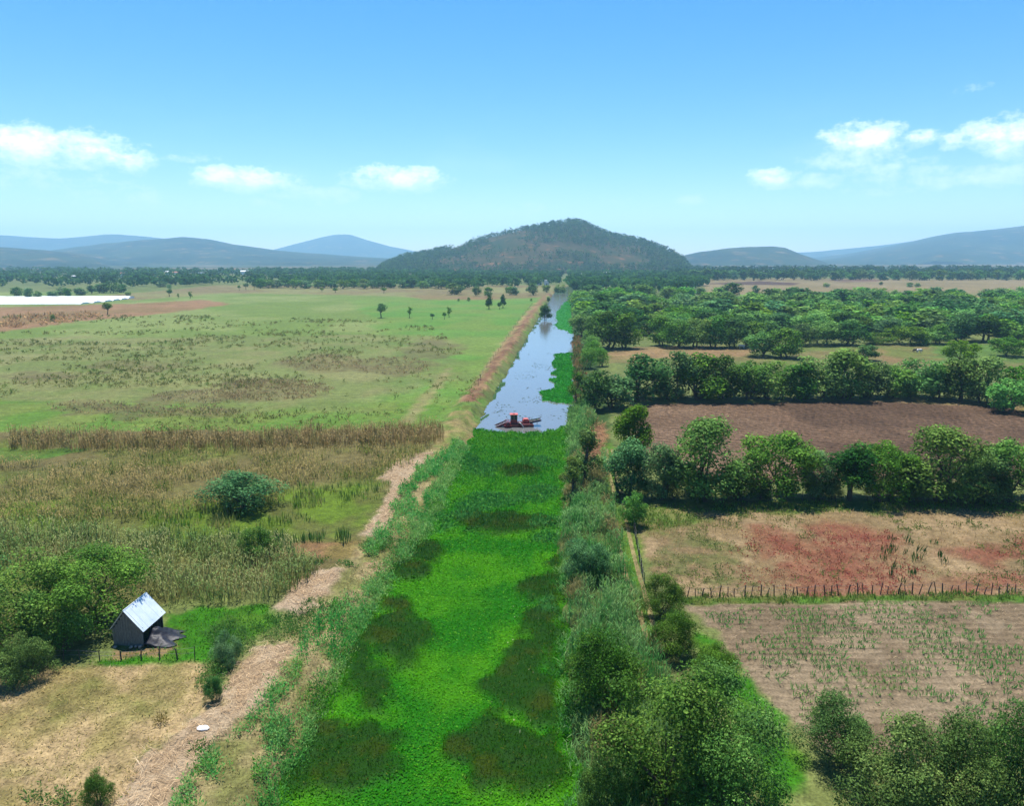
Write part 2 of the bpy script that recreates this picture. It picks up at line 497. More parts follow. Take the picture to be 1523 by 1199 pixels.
# right side
zone('right_bank', [(843, 425), (870, 425), (880, 500), (905, 600), (912, 690), (925, 800), (950, 900), (985, 1000), (1060, 1100), (1120, 1290), (840, 1290), (828, 1000), (828, 800), (846, 640), (850, 500)], (72, 104, 44), (96, 118, 56), .3, .5, 1.5)
zone('right_bank', [(868, 640), (900, 630), (905, 668), (880, 700), (862, 690)], (190, 146, 104), (150, 104, 76), .9, .5, 1, .9)
zone('right_bank', [(852, 500), (860, 500), (866, 600), (856, 610), (850, 580)], (176, 134, 92), (140, 110, 70), .6, .5, 1, .9)
zone('track_verge', [(896, 660), (912, 660), (925, 720), (955, 750), (958, 850), (985, 930), (960, 950), (930, 860), (912, 760), (900, 700)], (100, 148, 42), (120, 142, 56), .5, .4, .8)
zone('weed_field', [(955, 758), (1100, 752), (1800, 752), (2000, 890), (1020, 893), (975, 852), (950, 790)], (196, 168, 126), (170, 146, 104), .25, .5, 1.2)
zone('weed_field', [(945, 748), (1120, 745), (1800, 744), (1800, 756), (1200, 762), (1060, 766), (960, 800), (955, 775)], (96, 140, 44), (150, 148, 82), .35, .8, 2.4, .85)
zone('weed_field', [(955, 790), (1040, 780), (1110, 830), (1080, 870), (985, 865)], (110, 128, 62), (160, 136, 96), .5, 1, 3, .7)
for e in [(1150, 820, 50, 26), (1230, 825, 80, 34), (1290, 860, 90, 26), (1180, 855, 90, 22), (1500, 820, 60, 12), (1490, 870, 60, 14), (1270, 800, 60, 10)]:
    zone('weed_field', EL(*e), (158, 88, 70), (172, 118, 88), .7, 2.0, 6, .75)
zone('crop_field', [(1015, 897), (1300, 894), (2000, 890), (2200, 1060), (1700, 1100), (1400, 1130), (1215, 1110), (1180, 1075), (1110, 1010), (1060, 940)], (184, 162, 130), (162, 140, 110), .3, .5, 1)
zone('grass_verge', [(1015, 889), (1300, 886), (2000, 884), (2000, 893), (1300, 896), (1015, 900)], (98, 140, 48), (120, 128, 60), .6, .3, .5)
zone('grass_verge', [(1030, 940), (1075, 965), (1110, 1012), (1165, 1075), (1200, 1130), (1180, 1185), (1150, 1200), (1120, 1120), (1060, 1020)], (70, 142, 22), (96, 146, 36), .5, .4, .8)
zone('ploughed_field', [(940, 601), (1150, 599), (1330, 596), (1500, 602), (1800, 640), (1900, 700), (1500, 715), (1100, 718), (955, 690), (945, 640)], (136, 108, 84), (112, 88, 68), .12, .5, .8)
zone('ploughed_field', [(940, 606), (1090, 600), (1240, 690), (1100, 716), (960, 690)], (166, 136, 108), (146, 118, 92), .12, 2, 4, .7)
zone('ploughed_field', [(1240, 597), (1330, 594), (1480, 598), (1560, 612), (1640, 640), (1600, 642), (1500, 606), (1330, 598.5)], (180, 152, 108), (150, 138, 82), .5, .4, .5, .9)
zone('far_field', [(905, 520), (960, 516), (1180, 512), (1420, 514), (1900, 520), (1900, 560), (1200, 545), (905, 540)], (128, 144, 72), (150, 140, 88), .06, 1, 3)
zone('far_field', [(905, 518), (1000, 515), (1130, 518), (1100, 530), (905, 535)], (186, 150, 108), (170, 146, 98), .15, 1, 3, .9)
zone('far_field', [(1290, 518), (1380, 515), (1400, 536), (1310, 538)], (170, 138, 92), (136, 146, 70), .15, 2, 5, .8)
zone('far_field', [(1380, 512), (1800, 508), (1800, 540), (1400, 540)], (104, 148, 58), (124, 144, 66), .15, 2, 5, .8)
zone('dry_field', [(1030, 416), (1150, 414), (1523, 416), (2600, 418), (2600, 446), (1523, 446), (1200, 444), (1050, 436)], (178, 158, 112), (164, 146, 98), .015, 4, 12)
zone('dry_field', [(1045, 422), (1130, 418), (1190, 421), (1180, 424), (1110, 424)], (120, 86, 72), (110, 82, 66), .02, 2, 4, .95)
zone('dry_field', [(1230, 416), (1300, 414), (1310, 419), (1250, 420)], (150, 110, 90), (140, 110, 88), .02, 2, 4, .8)
zone('dry_field', [(1190, 432), (1500, 434), (1500, 440), (1250, 440)], (152, 156, 92), (170, 150, 100), .02, 3, 8, .8)

def paint(x, y):
    """ground colour and region index at world points"""
    D = np.hypot(x, y)
    n0 = fbm(x * .02, y * .02, 50, 4)
    c = lin(*G0[0]) * n0[:, None] + lin(*G0[1]) * (1 - n0[:, None])
    far = sstep(900, 2500, D)[:, None]
    nf = sstep(.42, .62, fbm(x * .004, y * .004, 61, 4))[:, None]
    c = c * (1 - far) + far * (nf * lin(70, 92, 52) + (1 - nf) * lin(150, 130, 92))
    reg = np.zeros(len(x), int)
    for k, (name, P, ca, cb, s, soft, amp, w, thr) in enumerate(Z):
        pad = 12 + amp * 3
        idx = np.nonzero((x > P[:, 0].min() - pad) & (x < P[:, 0].max() + pad) & (y > P[:, 1].min() - pad) & (y < P[:, 1].max() + pad))[0]
        if not len(idx): continue
        xx, yy = x[idx], y[idx]
        sd = poly_sd(P, xx, yy)
        dn = fbm(xx * .35 / max(soft, .5), yy * .35 / max(soft, .5), 100 + k, 4) - .5
        sd = sd + dn * amp * 2.2
        wt = sstep(-soft, soft, sd) * w
        m = sstep(.35, .65, fbm(xx * s, yy * s * .8, 200 + k, 4))[:, None]
        c[idx] = c[idx] * (1 - wt[:, None]) + wt[:, None] * (ca * m + cb * (1 - m))
        reg[idx[wt > .5 * w]] = REG[name]
    return c, reg

REGN = ['ground'] + sorted({z[0] for z in Z})
REG = {n: i for i, n in enumerate(REGN)}

def terrain_h(x, y, reg=None):
    d = canal_d(x, y)
    h = (fbm(x * .25, y * .25, 31, 4) - .5) * .35 * sstep(0, 3, d)
    h = np.where(d < 2.6, h + (-1.7) * (1 - sstep(-1.6, 2.6, d)), h)
    # spoil heap along the left edge of the open water
    dl = canal_l(y) - x
    h = h + .9 * sstep(1.5, 3.2, dl) * (1 - sstep(4.5, 8.0, dl)) * sstep(118, 140, y) * (1 - sstep(600, 700, y)) * (.4 + 1.2 * fbm(x * .4, y * .4, 37, 3))
    if reg is not None:
        pl = reg == REG['ploughed_field']
        fur = np.sin((x * .62 + y * .78) * 4.2) * .06 + (fbm(x * 1.6, y * 1.6, 41, 3) - .5) * .38
        h = h + np.where(pl, fur, 0)
        cf = reg == REG['crop_field']
        h = h + np.where(cf, (fbm(x * 1.2, y * 1.2, 43, 3) - .5) * .16 + np.sin(y * 7.85) * .04, 0)
        ss = (reg == REG['straw_strip'])
        h = h + np.where(ss, .15 + (fbm(x * 1.1, y * 1.1, 44, 3) - .5) * .4, 0)
    return h

def h_at(x, y):
    return terrain_h(np.atleast_1d(np.asarray(x, float)), np.atleast_1d(np.asarray(y, float)))

# ------------------------------------------------------------------ ground sheet, split into its named regions
BOX = 10500.0
ys = [22.0]
while ys[-1] < 2600:
    v = ys[-1]
    ys.append(v * (1.0055 if v < 150 else 1.008 if v < 420 else 1.016))
ys = np.array([-6000., -1500., -400., -80., 0.] + ys + [3000., 3600., 4500., 6000., 8000., BOX])
uf = np.arange(-1.0, 1.0001, .00555)
nf_, no = len(uf), 7
X = np.zeros((len(ys), nf_ + 2 * no))
for i, y in enumerate(ys):
    w = max(22.0, min(y, 9000))
    xf = uf * w
    e = xf[-1]
    out = e + (BOX - e) * (np.arange(1, no + 1) / no) ** 3
    X[i] = np.concatenate((-out[::-1], xf, out))
Yg = np.repeat(ys[:, None], X.shape[1], 1)
gx, gy = X.ravel(), Yg.ravel()
gc, greg = paint(gx, gy)
gh = terrain_h(gx, gy, greg)
# wet, darker soil right at the waterline is a real band of mud
mud = (1 - sstep(-.2, .9, canal_d(gx, gy)))[:, None]
gc = gc * (1 - mud) + mud * lin(62, 60, 36)
nc = X.shape[1]
ii, jj = np.meshgrid(np.arange(len(ys) - 1), np.arange(nc - 1), indexing='ij')
Q = np.stack((ii * nc + jj, ii * nc + jj + 1, (ii + 1) * nc + jj + 1, (ii + 1) * nc + jj), -1).reshape(-1, 4)
qreg = np.sort(greg[Q], 1)[:, 1]
GV = np.stack((gx, gy, gh), 1)
REG_LABEL = {
    'ground': ('flat farmland plain reaching to the foot of the hills', 'ground'),
    'pasture': ('wide open green pasture left of the canal', 'pasture'),
    'dry_grass': ('tan dry grass strip beyond the green pasture', 'grassland'),
    'marsh': ('marshy olive ground under the reeds left of the canal', 'marsh'),
    'left_bank': ('weedy left canal bank in the foreground', 'bank'),
    'straw_strip': ('pale cut straw lying along the left canal bank', 'straw strip'),
    'hay_field': ('mown yellow hay field in the lower left corner', 'field'),
    'lawn': ('short bright green grass beside the wooden shed', 'grass'),
    'earth_bank': ('bare brown earth bank along the open water', 'bank'),
    'right_bank': ('overgrown bank between the canal and the farm track', 'bank'),
    'track_verge': ('narrow grassy farm track with two ruts', 'track'),
    'weed_field': ('dry tan field with a patch of red weeds', 'field'),
    'crop_field': ('pale soil field with thin rows of young maize', 'field'),
    'grass_verge': ('bright green grass strip edging the maize field', 'verge'),
    'ploughed_field': ('freshly ploughed reddish brown field between two tree rows', 'field'),
    'far_field': ('small green and tan field behind the second tree row', 'field'),
    'dry_field': ('broad tan fields far off below the wooded ridge', 'field')}
GM = {'ploughed_field': ground_mat('ploughed_soil', (.15, 1.2, 4.0), (.15, .4, .5), .8, 1.6, furrow=(R(-62), 1.7, .22)),
      'crop_field': ground_mat('crop_soil', (.2, 1.5, 6.0), (.15, .25, .3), .5, 4.0, furrow=(R(90), .8, .05)),
      'weed_field': ground_mat('stubble_soil', (.2, 1.2, 5.0), (.15, .3, .35), .4, 4.0),
      'straw_strip': ground_mat('straw_litter', (.4, 2.5, 9.0), (.1, .25, .35), .7, 6.0),
      'pasture': ground_mat('pasture_turf', (.08, .6, 2.5), (.12, .28, .35), .5, 1.5)}
gm0 = ground_mat('field_soil')
for name in REGN:
    f = Q[qreg == REG[name]]
    if not len(f): continue
    used, inv = np.unique(f, return_inverse=True)
    me = mesh_np(name, GV[used], inv.reshape(-1, 4), gc[used], smooth=True)
    o = link(name, me, GM.get(name, gm0))
    tag(o, *REG_LABEL[name], kind='structure')

# water sheet
wm, t = new_mat('canal_water')
p = N(t, 'ShaderNodeBsdfPrincipled')
p.inputs['Base Color'].default_value = (.12, .125, .12, 1)
p.inputs['Roughness'].default_value = .06
p.inputs['IOR'].default_value = 1.5
p.inputs['Specular IOR Level'].default_value = .9
b = N(t, 'ShaderNodeBump'); b.inputs['Strength'].default_value = .22; b.inputs['Distance'].default_value = .1
t.links.new(noise_node(t, 1.3, 3, .6), b.inputs['Height']); t.links.new(b.outputs[0], p.inputs['Normal'])
o_ = N(t, 'ShaderNodeOutputMaterial'); t.links.new(p.outputs[0], o_.inputs[0])
wy = np.concatenate((np.arange(20, 200, 4.0), np.arange(200, 806, 15.0)))
wl, wr = canal_l(wy) - 2.2, canal_r(wy) + 2.2
WV = np.concatenate((np.stack((wl, wy, wl * 0 + WATER_Z), 1), np.stack((wr, wy, wl * 0 + WATER_Z), 1)))
k = np.arange(len(wy) - 1)
water = link('canal_water', mesh_np('canal_water', WV, np.stack((k, k + len(wy), k + len(wy) + 1, k + 1), 1)), wm)
tag(water, 'straight canal of open grey blue water', 'water', kind='structure')

# two ruts of the farm track
def strip(name, pts_px, wid, col, mat, z=.03, parent=None, seed=0):
    P = gpoly(pts_px); L = []
    for a, b2 in zip(P[:-1], P[1:]):
        n = max(2, int(np.hypot(*(b2 - a)) / .6))
        for i in range(n): L.append(a + (b2 - a) * i / n)
    L = np.array(L + [P[-1]])
    T = np.gradient(L, axis=0); T /= np.linalg.norm(T, axis=1)[:, None]
    Nn = np.stack((-T[:, 1], T[:, 0]), 1)
    V = []; rows = 5
    for r in range(rows):
        off = (r / (rows - 1) - .5) * wid * (1 + .5 * (fbm(L[:, 0] * .8, L[:, 1] * .8, seed + 7) - .5))
        q = L + Nn * off[:, None]
        hz = h_at(q[:, 0], q[:, 1]) + z - (.05 if r in (0, rows - 1) else 0)
        V.append(np.column_stack((q, hz)))
    V = np.concatenate(V); m = len(L)
    F_ = [(r * m + i, (r + 1) * m + i, (r + 1) * m + i + 1, r * m + i + 1) for r in range(rows - 1) for i in range(m - 1)]
    nz = fbm(V[:, 0] * .9, V[:, 1] * .9, seed)[:, None]
    c = lin(*col[0]) * nz + lin(*col[1]) * (1 - nz)
    return link(name, mesh_np(name, V, np.array(F_), c, smooth=True), mat, parent)
for s_, pts in enumerate(([(902, 668), (906, 700), (913, 735), (913, 765), (921, 810), (932, 860), (948, 900), (962, 950)],
                          [(910, 668), (915, 700), (925, 735), (929, 765), (939, 810), (949, 850), (958, 880), (972, 930)])):
    o = strip('wheel_rut', pts, .55, ((196, 176, 124), (160, 150, 92)), gm0, seed=s_)
    tag(o, ('pale wheel rut of the farm track nearer the canal', 'pale wheel rut of the farm track nearer the fields')[s_], 'rut', kind='structure')

# ------------------------------------------------------------------ leaf and blade geometry (numpy)
def kites(base, axis, side, droop=0.0, belly=.5):
    """one folded four-cornered leaf per row"""
    n = len(base)
    mid = base + axis * belly
    tip = base + axis
    tip[:, 2] -= droop
    V = np.stack((base, mid - side, tip, mid + side), 1).reshape(-1, 3)
    Qf = np.arange(4 * n).reshape(n, 4)
    return V, Qf

def rand_dirs(n, up=0.0):
    v = rng.normal(size=(n, 3)); v[:, 2] += up
    return v / np.linalg.norm(v, axis=1)[:, None]

def blades(x, y, z, h, w, lean, cols, jit=.22, droop=0.0, az=None, belly=.45):
    """upright blades: positions, height, width, lean 0..1, colour per blade"""
    n = len(x)
    a = rng.uniform(0, 2 * np.pi, n) if az is None else az
    l = lean * rng.uniform(.3, 1.3, n)
    ax = np.stack((np.cos(a) * l * h, np.sin(a) * l * h, h), 1)
    b = a + np.pi / 2 + rng.normal(0, .5, n)
    sd = np.stack((np.cos(b) * w / 2, np.sin(b) * w / 2, w * 0), 1)
    V, Qf = kites(np.stack((x, y, z), 1), ax, sd, droop * h if np.ndim(droop * h) == 0 else droop * h, belly)
    c = cols * (1 + rng.uniform(-jit, jit, (n, 1)))
    return V, Qf, np.repeat(c, 4, 0)

class Heap:
    def __init__(s): s.V = []; s.Q = []; s.C = []; s.n = 0
    def add(s, V, Qf, C):
        s.V.append(V); s.Q.append(Qf + s.n); s.C.append(C); s.n += len(V)
    def build(s, name, mat, label=None, cat=None, kind='stuff', parent=None):
        me = mesh_np(name, np.concatenate(s.V), np.concatenate(s.Q), np.concatenate(s.C))
        o = link(name, me, mat, parent)
        return tag(o, label, cat, kind=kind)

def scatter(pts_px, per_m2, near=60., power=1.2, z=0.0, world=False):
    """random points in a polygon, thinner with distance"""
    P = pts_px if world else gpoly(pts_px, z)
    lo, hi = P.min(0), P.max(0)
    n = int((hi[0] - lo[0]) * (hi[1] - lo[1]) * per_m2)
    x = rng.uniform(lo[0], hi[0], n); y = rng.uniform(lo[1], hi[1], n)
    D = np.hypot(x, y)
    k = rng.random(n) < np.minimum(1, (near / D) ** power)
    x, y = x[k], y[k]
    k = poly_sd(P, x, y) + (fbm(x * .5, y * .5, 77, 3) - .5) * 1.5 > 0
    return x[k], y[k]

def lod(x, y, near=60., p=.6): return np.maximum(1, np.hypot(x, y) / near) ** p
def pal(cols, t):
    """colour from a list of colours, t 0..1"""
    A = np.array([lin(*c) for c in cols]); t = np.clip(t, 0, .999) * (len(A) - 1)
    i = t.astype(int); f = (t - i)[:, None]
    return A[i] * (1 - f) + A[i + 1] * f

def clumps(H_, x, y, k, spread, h, w, lean, cols, droop=0.0, jit=.22, z=None, hn=.6, seed=3, tipcol=None):
    n = len(x)
    if n == 0: return
    s = lod(x, y)
    hh = h * ((1 - hn / 2) + hn * fbm(x * .4, y * .4, seed, 3)) * rng.uniform(.8, 1.2, n)
    t = np.clip(fbm(x * .3, y * .3, seed + 5, 3) * 1.6 - .3 + rng.normal(0, .16, n), 0, 1)
    c = pal(cols, t)
    X_ = np.repeat(x, k) + rng.normal(0, spread, n * k) * np.repeat(s, k) ** .5
    Y_ = np.repeat(y, k) + rng.normal(0, spread, n * k) * np.repeat(s, k) ** .5
    zz = h_at(X_, Y_) - .03 if z is None else np.full(n * k, z)
    V, Qf, C = blades(X_, Y_, zz, np.repeat(hh, k) * rng.uniform(.6, 1.1, n * k), w * np.repeat(s, k) * rng.uniform(.7, 1.3, n * k), lean, np.repeat(c, k, 0), jit, droop)
    H_.add(V, Qf, C)

def mounds(H_, x, y, h, wid, cols, k=20, seed=0, ls=.16, zbase=None, hn=.7):
    """small leafy plants: k leaves each on a rough dome"""
    n = len(x)
    if n == 0: return
    g = np.random.default_rng(seed)
    s = lod(x, y)
    hh = h * ((1 - hn / 2) + hn * fbm(x * .4, y * .4, seed, 3)) * g.uniform(.65, 1.3, n)
    ww = wid * g.uniform(.7, 1.3, n)
    d = g.normal(size=(n * k, 3)); d[:, 2] = np.abs(d[:, 2]); d /= np.linalg.norm(d, axis=1)[:, None]
    rr = g.uniform(.35, 1.05, n * k)
    H2, W2, S2 = np.repeat(hh, k), np.repeat(ww, k), np.repeat(s, k)
    zb = h_at(x, y) if zbase is None else np.full(n, zbase)
    pos = np.stack((np.repeat(x, k) + d[:, 0] * W2 * .5 * rr, np.repeat(y, k) + d[:, 1] * W2 * .5 * rr, np.repeat(zb, k) + d[:, 2] * H2 * rr * .8), 1)
    ax = d * .8 + g.normal(0, .55, (n * k, 3)); ax[:, 2] += .45; ax /= np.linalg.norm(ax, axis=1)[:, None]
    sd = np.cross(ax, g.normal(size=(n * k, 3))); sd /= np.linalg.norm(sd, axis=1)[:, None]
    L_ = ls * S2 * g.uniform(.6, 1.5, n * k)
    V, Qf = kites(pos, ax * L_[:, None] * 1.9, sd * L_[:, None] * .3, 0)
    t = np.clip(np.repeat(fbm(x * .3, y * .3, seed + 5, 3) * 1.6 - .3 + g.normal(0, .16, n), k) + g.normal(0, .1, n * k), 0, 1)
    H_.add(V, Qf, np.repeat(pal(cols, t) * g.uniform(.75, 1.28, (n * k, 1)), 4, 0))
# ------------------------------------------------------------------ floating plants on the canal
MAT_EDGE = gpoly([(690, 640), (716, 639), (735, 641), (770, 645), (800, 644), (822, 640), (850, 630)], WATER_Z)
def mat_edge(x): return np.interp(x, MAT_EDGE[:, 0], MAT_EDGE[:, 1]) + (fbm(x * .9, x * 0, 71) - .5) * 3
DARK = [(590, 955, 52, 46), (556, 1030, 38, 45), (540, 1000, 30, 40), (500, 1128, 100, 62), (430, 1150, 60, 50), (745, 1125, 84, 52),
        (790, 1150, 60, 50), (775, 1030, 58, 50), (800, 1060, 40, 40), (800, 880, 34, 22), (808, 935, 34, 30), (790, 985, 36, 28),
        (632, 826, 28, 17), (610, 850, 40, 16), (755, 782, 70, 17), (710, 776, 40, 10), (770, 702, 36, 8), (826, 870, 16, 40), (590, 905, 30, 16), (816, 900, 18, 50), (818, 985, 20, 50), (818, 1110, 24, 50)]
DARKW = [gpoly(EL(*e, 12), WATER_Z) for e in DARK]
LIGHT = [(740, 745, 60, 10), (710, 755, 40, 9), (800, 735, 40, 12), (815, 800, 26, 14), (720, 700, 30, 10), (800, 690, 30, 9), (690, 770, 25, 10),
         (812, 900, 18, 14), (810, 780, 40, 12), (660, 780, 20, 14), (700, 690, 20, 14)]
LIGHTW = [gpoly(EL(*e, 12), WATER_Z) for e in LIGHT]
def mat_fields(x, y):
    dk = np.zeros(len(x)); lt = np.zeros(len(x))
    nz = (fbm(x * .55, y * .55, 81, 4) - .5)
    for P in DARKW:
        dk = np.maximum(dk, sstep(-.5, .9, poly_sd(P, x, y) + nz * 3.0))
    for P in LIGHTW:
        lt = np.maximum(lt, sstep(-.5, 1.2, poly_sd(P, x, y) + nz * 3.5))
    return dk, lt
def mat_colour(x, y, dk, lt):
    m = fbm(x * .25, y * .25, 83, 4)[:, None]
    far = sstep(75, 125, y)[:, None] * .5
    m = sstep(.3, .7, m); c = lin(84, 166, 8) * m + lin(46, 138, 6) * (1 - m)
    c = c * (1 - far) + far * lin(48, 124, 20)
    e = sstep(.5, .8, fbm(x * .6, y * .6, 85, 3))[:, None]
    d = lin(40, 90, 8) * (1 - e) + e * lin(66, 90, 10)
    c = c * (1 - dk[:, None]) + d * dk[:, None]
    l = lt[:, None] * .8
    return c * (1 - l) + l * lin(76, 150, 66)
H_ = Heap()
yy = np.arange(26, 142, .33); ss = np.linspace(0, 1, 64)
gx2 = (canal_l(yy) - 1.0)[:, None] * (1 - ss) + (canal_r(yy) + 1.0)[:, None] * ss
gy2 = np.repeat(yy[:, None], len(ss), 1)
fx, fy = gx2.ravel(), gy2.ravel()
dk, lt = mat_fields(fx, fy)
mz = WATER_Z + .05 + .10 * fbm(fx * 1.2, fy * 1.2, 84, 3) + dk * (.12 + .5 * fbm(fx * .6, fy * .6, 86, 3)) + lt * .3 * fbm(fx * .7, fy * .7, 87, 3)
inside = fy < mat_edge(fx)
mz = np.where(inside, mz, WATER_Z - .3)
ns_ = len(ss)
ii, jj = np.meshgrid(np.arange(len(yy) - 1), np.arange(ns_ - 1), indexing='ij')
q = np.stack((ii * ns_ + jj, ii * ns_ + jj + 1, (ii + 1) * ns_ + jj + 1, (ii + 1) * ns_ + jj), -1).reshape(-1, 4)
q = q[inside[q].any(1)]
H_.add(np.stack((fx, fy, mz), 1), q, mat_colour(fx, fy, dk, lt) * .75)
# leaves
n = 140000
y = 26 + (140 - 26) * rng.random(n) ** 1.5
s_ = rng.random(n)
x = (canal_l(y) - .6) * (1 - s_) + (canal_r(y) + .8) * s_
k = y < mat_edge(x); x, y = x[k], y[k]
dk, lt = mat_fields(x, y); n = len(x)
c = mat_colour(x, y, dk, lt)
yel = (rng.random(n) < .10 + .12 * fbm(x * .3, y * .3, 88))[:, None] & (dk < .5)[:, None]
c = np.where(yel, c * .5 + lin(122, 178, 40) * .5, c)
yf = (rng.random(n) < .10)[:, None] & (dk > .5)[:, None]
c = np.where(yf, lin(100, 112, 24), c)
fl = (rng.random(n) < .006)[:, None] & (x > (canal_l(y) * .3 + canal_r(y) * .7))[:, None] & (y < 62)[:, None]
c = np.where(fl, lin(190, 190, 150), c)
z = WATER_Z + .08 + .10 * fbm(x * 1.2, y * 1.2, 84, 3) + dk * (.12 + .5 * fbm(x * .6, y * .6, 86, 3)) + lt * .3 * fbm(x * .7, y * .7, 87, 3) + rng.uniform(0, .06, n)
sz = .085 * lod(x, y, 50, .8) * rng.uniform(.6, 1.4, n) * (1 + .4 * lt)
ax = rand_dirs(n); ax[:, 2] = np.abs(ax[:, 2]) * (.45 + .9 * dk + .8 * lt); ax /= np.linalg.norm(ax, axis=1)[:, None]
sd = np.cross(ax, rand_dirs(n)); sd /= np.linalg.norm(sd, axis=1)[:, None]
sd[:, 2] *= .4
V, Qf = kites(np.stack((x, y, z), 1), ax * (sz * (1 + .5 * dk))[:, None] * 1.6, sd * (sz * (.55 - .3 * dk))[:, None], .0)
H_.add(V, Qf, np.repeat(c * rng.uniform(.72, 1.3, (n, 1)), 4, 0))
H_.build('floating_plants', M_FLOAT, 'mat of bright green floating plants covering the near canal', 'water plants')

# floating patches on the open water
def patch(pts, label, n, col=((40, 140, 30), (60, 160, 40)), gap=.0):
    P = gpoly(pts, WATER_Z)
    lo, hi = P.min(0), P.max(0)
    Hq = Heap()
    stx, sty = (hi[0] - lo[0]) / 26, max((hi[1] - lo[1]) / 80, .5)
    gx_, gy_ = np.meshgrid(np.arange(lo[0] - 1, hi[0] + 1, stx), np.arange(lo[1] - 1, hi[1] + 1, sty))
    a, b_ = gx_.ravel(), gy_.ravel()
    sdv = poly_sd(P, a, b_) + (fbm(a * .5, b_ * .16, 91, 4) - .5) * 4.0 - gap
    zz = WATER_Z + np.where(sdv > 0, .05 + .2 * fbm(a * .7, b_ * .7, 92, 3), -.25)
    m = gx_.shape[1]
    ii, jj = np.meshgrid(np.arange(gx_.shape[0] - 1), np.arange(m - 1), indexing='ij')
    q = np.stack((ii * m + jj, ii * m + jj + 1, (ii + 1) * m + jj + 1, (ii + 1) * m + jj), -1).reshape(-1, 4)
    q = q[(sdv > 0)[q].any(1)]
    t_ = fbm(a * .3, b_ * .3, 93, 3)
    Hq.add(np.stack((a, b_, zz), 1), q, pal(col, t_) * .8)
    x = rng.uniform(lo[0] - 1, hi[0] + 1, n); y = rng.uniform(lo[1] - 1, hi[1] + 1, n)
    k = poly_sd(P, x, y) + (fbm(x * .5, y * .16, 91, 4) - .5) * 4.0 - gap > 0
    x, y = x[k], y[k]; m = len(x)
    V, Qf, C = blades(x, y, np.full(m, WATER_Z + .1), rng.uniform(.15, .4, m), .22 * lod(x, y, 60, .6), 1.1, pal(col, fbm(x * .3, y * .3, 93, 3)), .3)
    Hq.add(V, Qf, C)
    return Hq.build('floating_plants', M_FLOAT, label, 'water plants')
patch([(850, 524), (826, 528), (820, 540), (826, 552), (820, 564), (828, 574), (808, 585), (812, 597), (856, 602), (856, 560)], 'bright green floating plant patch on the right edge of open water', 14000)
patch([(828, 464), (838, 452), (852, 440), (856, 500), (848, 494), (826, 488)], 'far green floating plants where the canal narrows', 5000)
patch([(812, 466), (786, 506), (760, 552), (738, 592), (720, 628), (716, 628), (732, 590), (756, 546), (782, 504), (806, 466)], 'thin fringe of green plants along the left waterline', 9000, ((70, 110, 60), (90, 130, 76)), .6)
patch([(828, 428), (842, 428), (842, 436), (826, 438)], 'farthest floating plants closing off the canal', 2500, ((84, 116, 84), (100, 130, 90)))
# sparse dark scum drifting on the open water
Hq = Heap()
x, y = scatter([(725, 620), (790, 520), (830, 520), (815, 560), (805, 590), (845, 605), (842, 625)], .55, 1000, z=WATER_Z)
k = fbm(x * .25, y * .12, 95, 3) > .56; x, y = x[k], y[k]; n = len(x)
V, Qf, C = blades(x, y, np.full(n, WATER_Z + .01), np.full(n, .05), rng.uniform(.3, .7, n), 9.0, np.tile(lin(60, 84, 50), (n, 1)))
Hq.add(V, Qf, C)
Hq.build('drifting_weed', M_FLOAT, 'scattered dark weed drifting on the open water', 'water weed')

# ------------------------------------------------------------------ reeds, grasses, weeds
def plumes(H_, x, y, h, cols, seed, k=6):
    n = len(x); hh = h * (.7 + .6 * fbm(x * .4, y * .4, seed, 3))
    X_ = np.repeat(x, k) + rng.normal(0, .3, n * k); Y_ = np.repeat(y, k) + rng.normal(0, .3, n * k)
    zz = h_at(X_, Y_) + np.repeat(hh, k) * rng.uniform(.35, 1.0, n * k)
    t = np.clip(np.repeat(fbm(x * .3, y * .3, seed + 5, 3), k) * 1.6 - .3 + rng.normal(0, .2, n * k), 0, 1)
    V, Qf, C = blades(X_, Y_, zz, rng.uniform(.12, .34, n * k), .075 * lod(X_, Y_) * rng.uniform(.6, 1.4, n * k), 1.3, pal(cols, t), .25, .1)
    H_.add(V, Qf, C)

REED = ((102, 126, 50), (138, 142, 74), (174, 162, 102), (150, 140, 88))
REEDG = ((62, 98, 40), (92, 116, 52), (138, 138, 78))
H_ = Heap()
x, y = scatter([(16, 672), (16, 650), (200, 652), (420, 648), (560, 642), (655, 640), (660, 664), (520, 670), (390, 672), (200, 675)], 3.2, 60, .9)
clumps(H_, x, y, 5, .25, 2.2, .07, .2, ((116, 110, 62), (146, 126, 80), (168, 144, 98), (126, 118, 68)), seed=11, hn=.5)
plumes(H_, x, y, 2.2, ((150, 130, 84), (180, 156, 108), (140, 126, 76)), 11)
H_.build('tall_reeds', M_GRASS, 'tall brown reed band at the near edge of the pasture', 'reeds')
H_ = Heap()
x, y = scatter([(-250, 700), (60, 690), (120, 672), (330, 676), (640, 668), (612, 690), (590, 712), (430, 724), (420, 760), (300, 775), (-250, 790)], 3.0, 60, .9)
k = fbm(x * .12, y * .12, 97, 3) > .40; x, y = x[k], y[k]
clumps(H_, x, y, 4, .3, 1.35, .07, .35, REED, seed=13, hn=1.1)
plumes(H_, x, y, 1.35, ((120, 118, 62), (164, 146, 92), (186, 164, 112)), 13)
H_.build('olive_reeds', M_GRASS, 'wide bed of olive and straw coloured reeds around the dark bush', 'reeds')
H_ = Heap()
x, y = scatter([(-300, 790), (130, 792), (240, 810), (420, 812), (470, 850), (455, 870), (405, 905), (260, 905), (200, 880), (60, 850), (-300, 880)], 4.5, 60, .9)
clumps(H_, x, y, 4, .28, 2.0, .07, .3, ((92, 116, 56), (124, 134, 72), (156, 152, 96), (80, 122, 58)), seed=15, hn=.8)
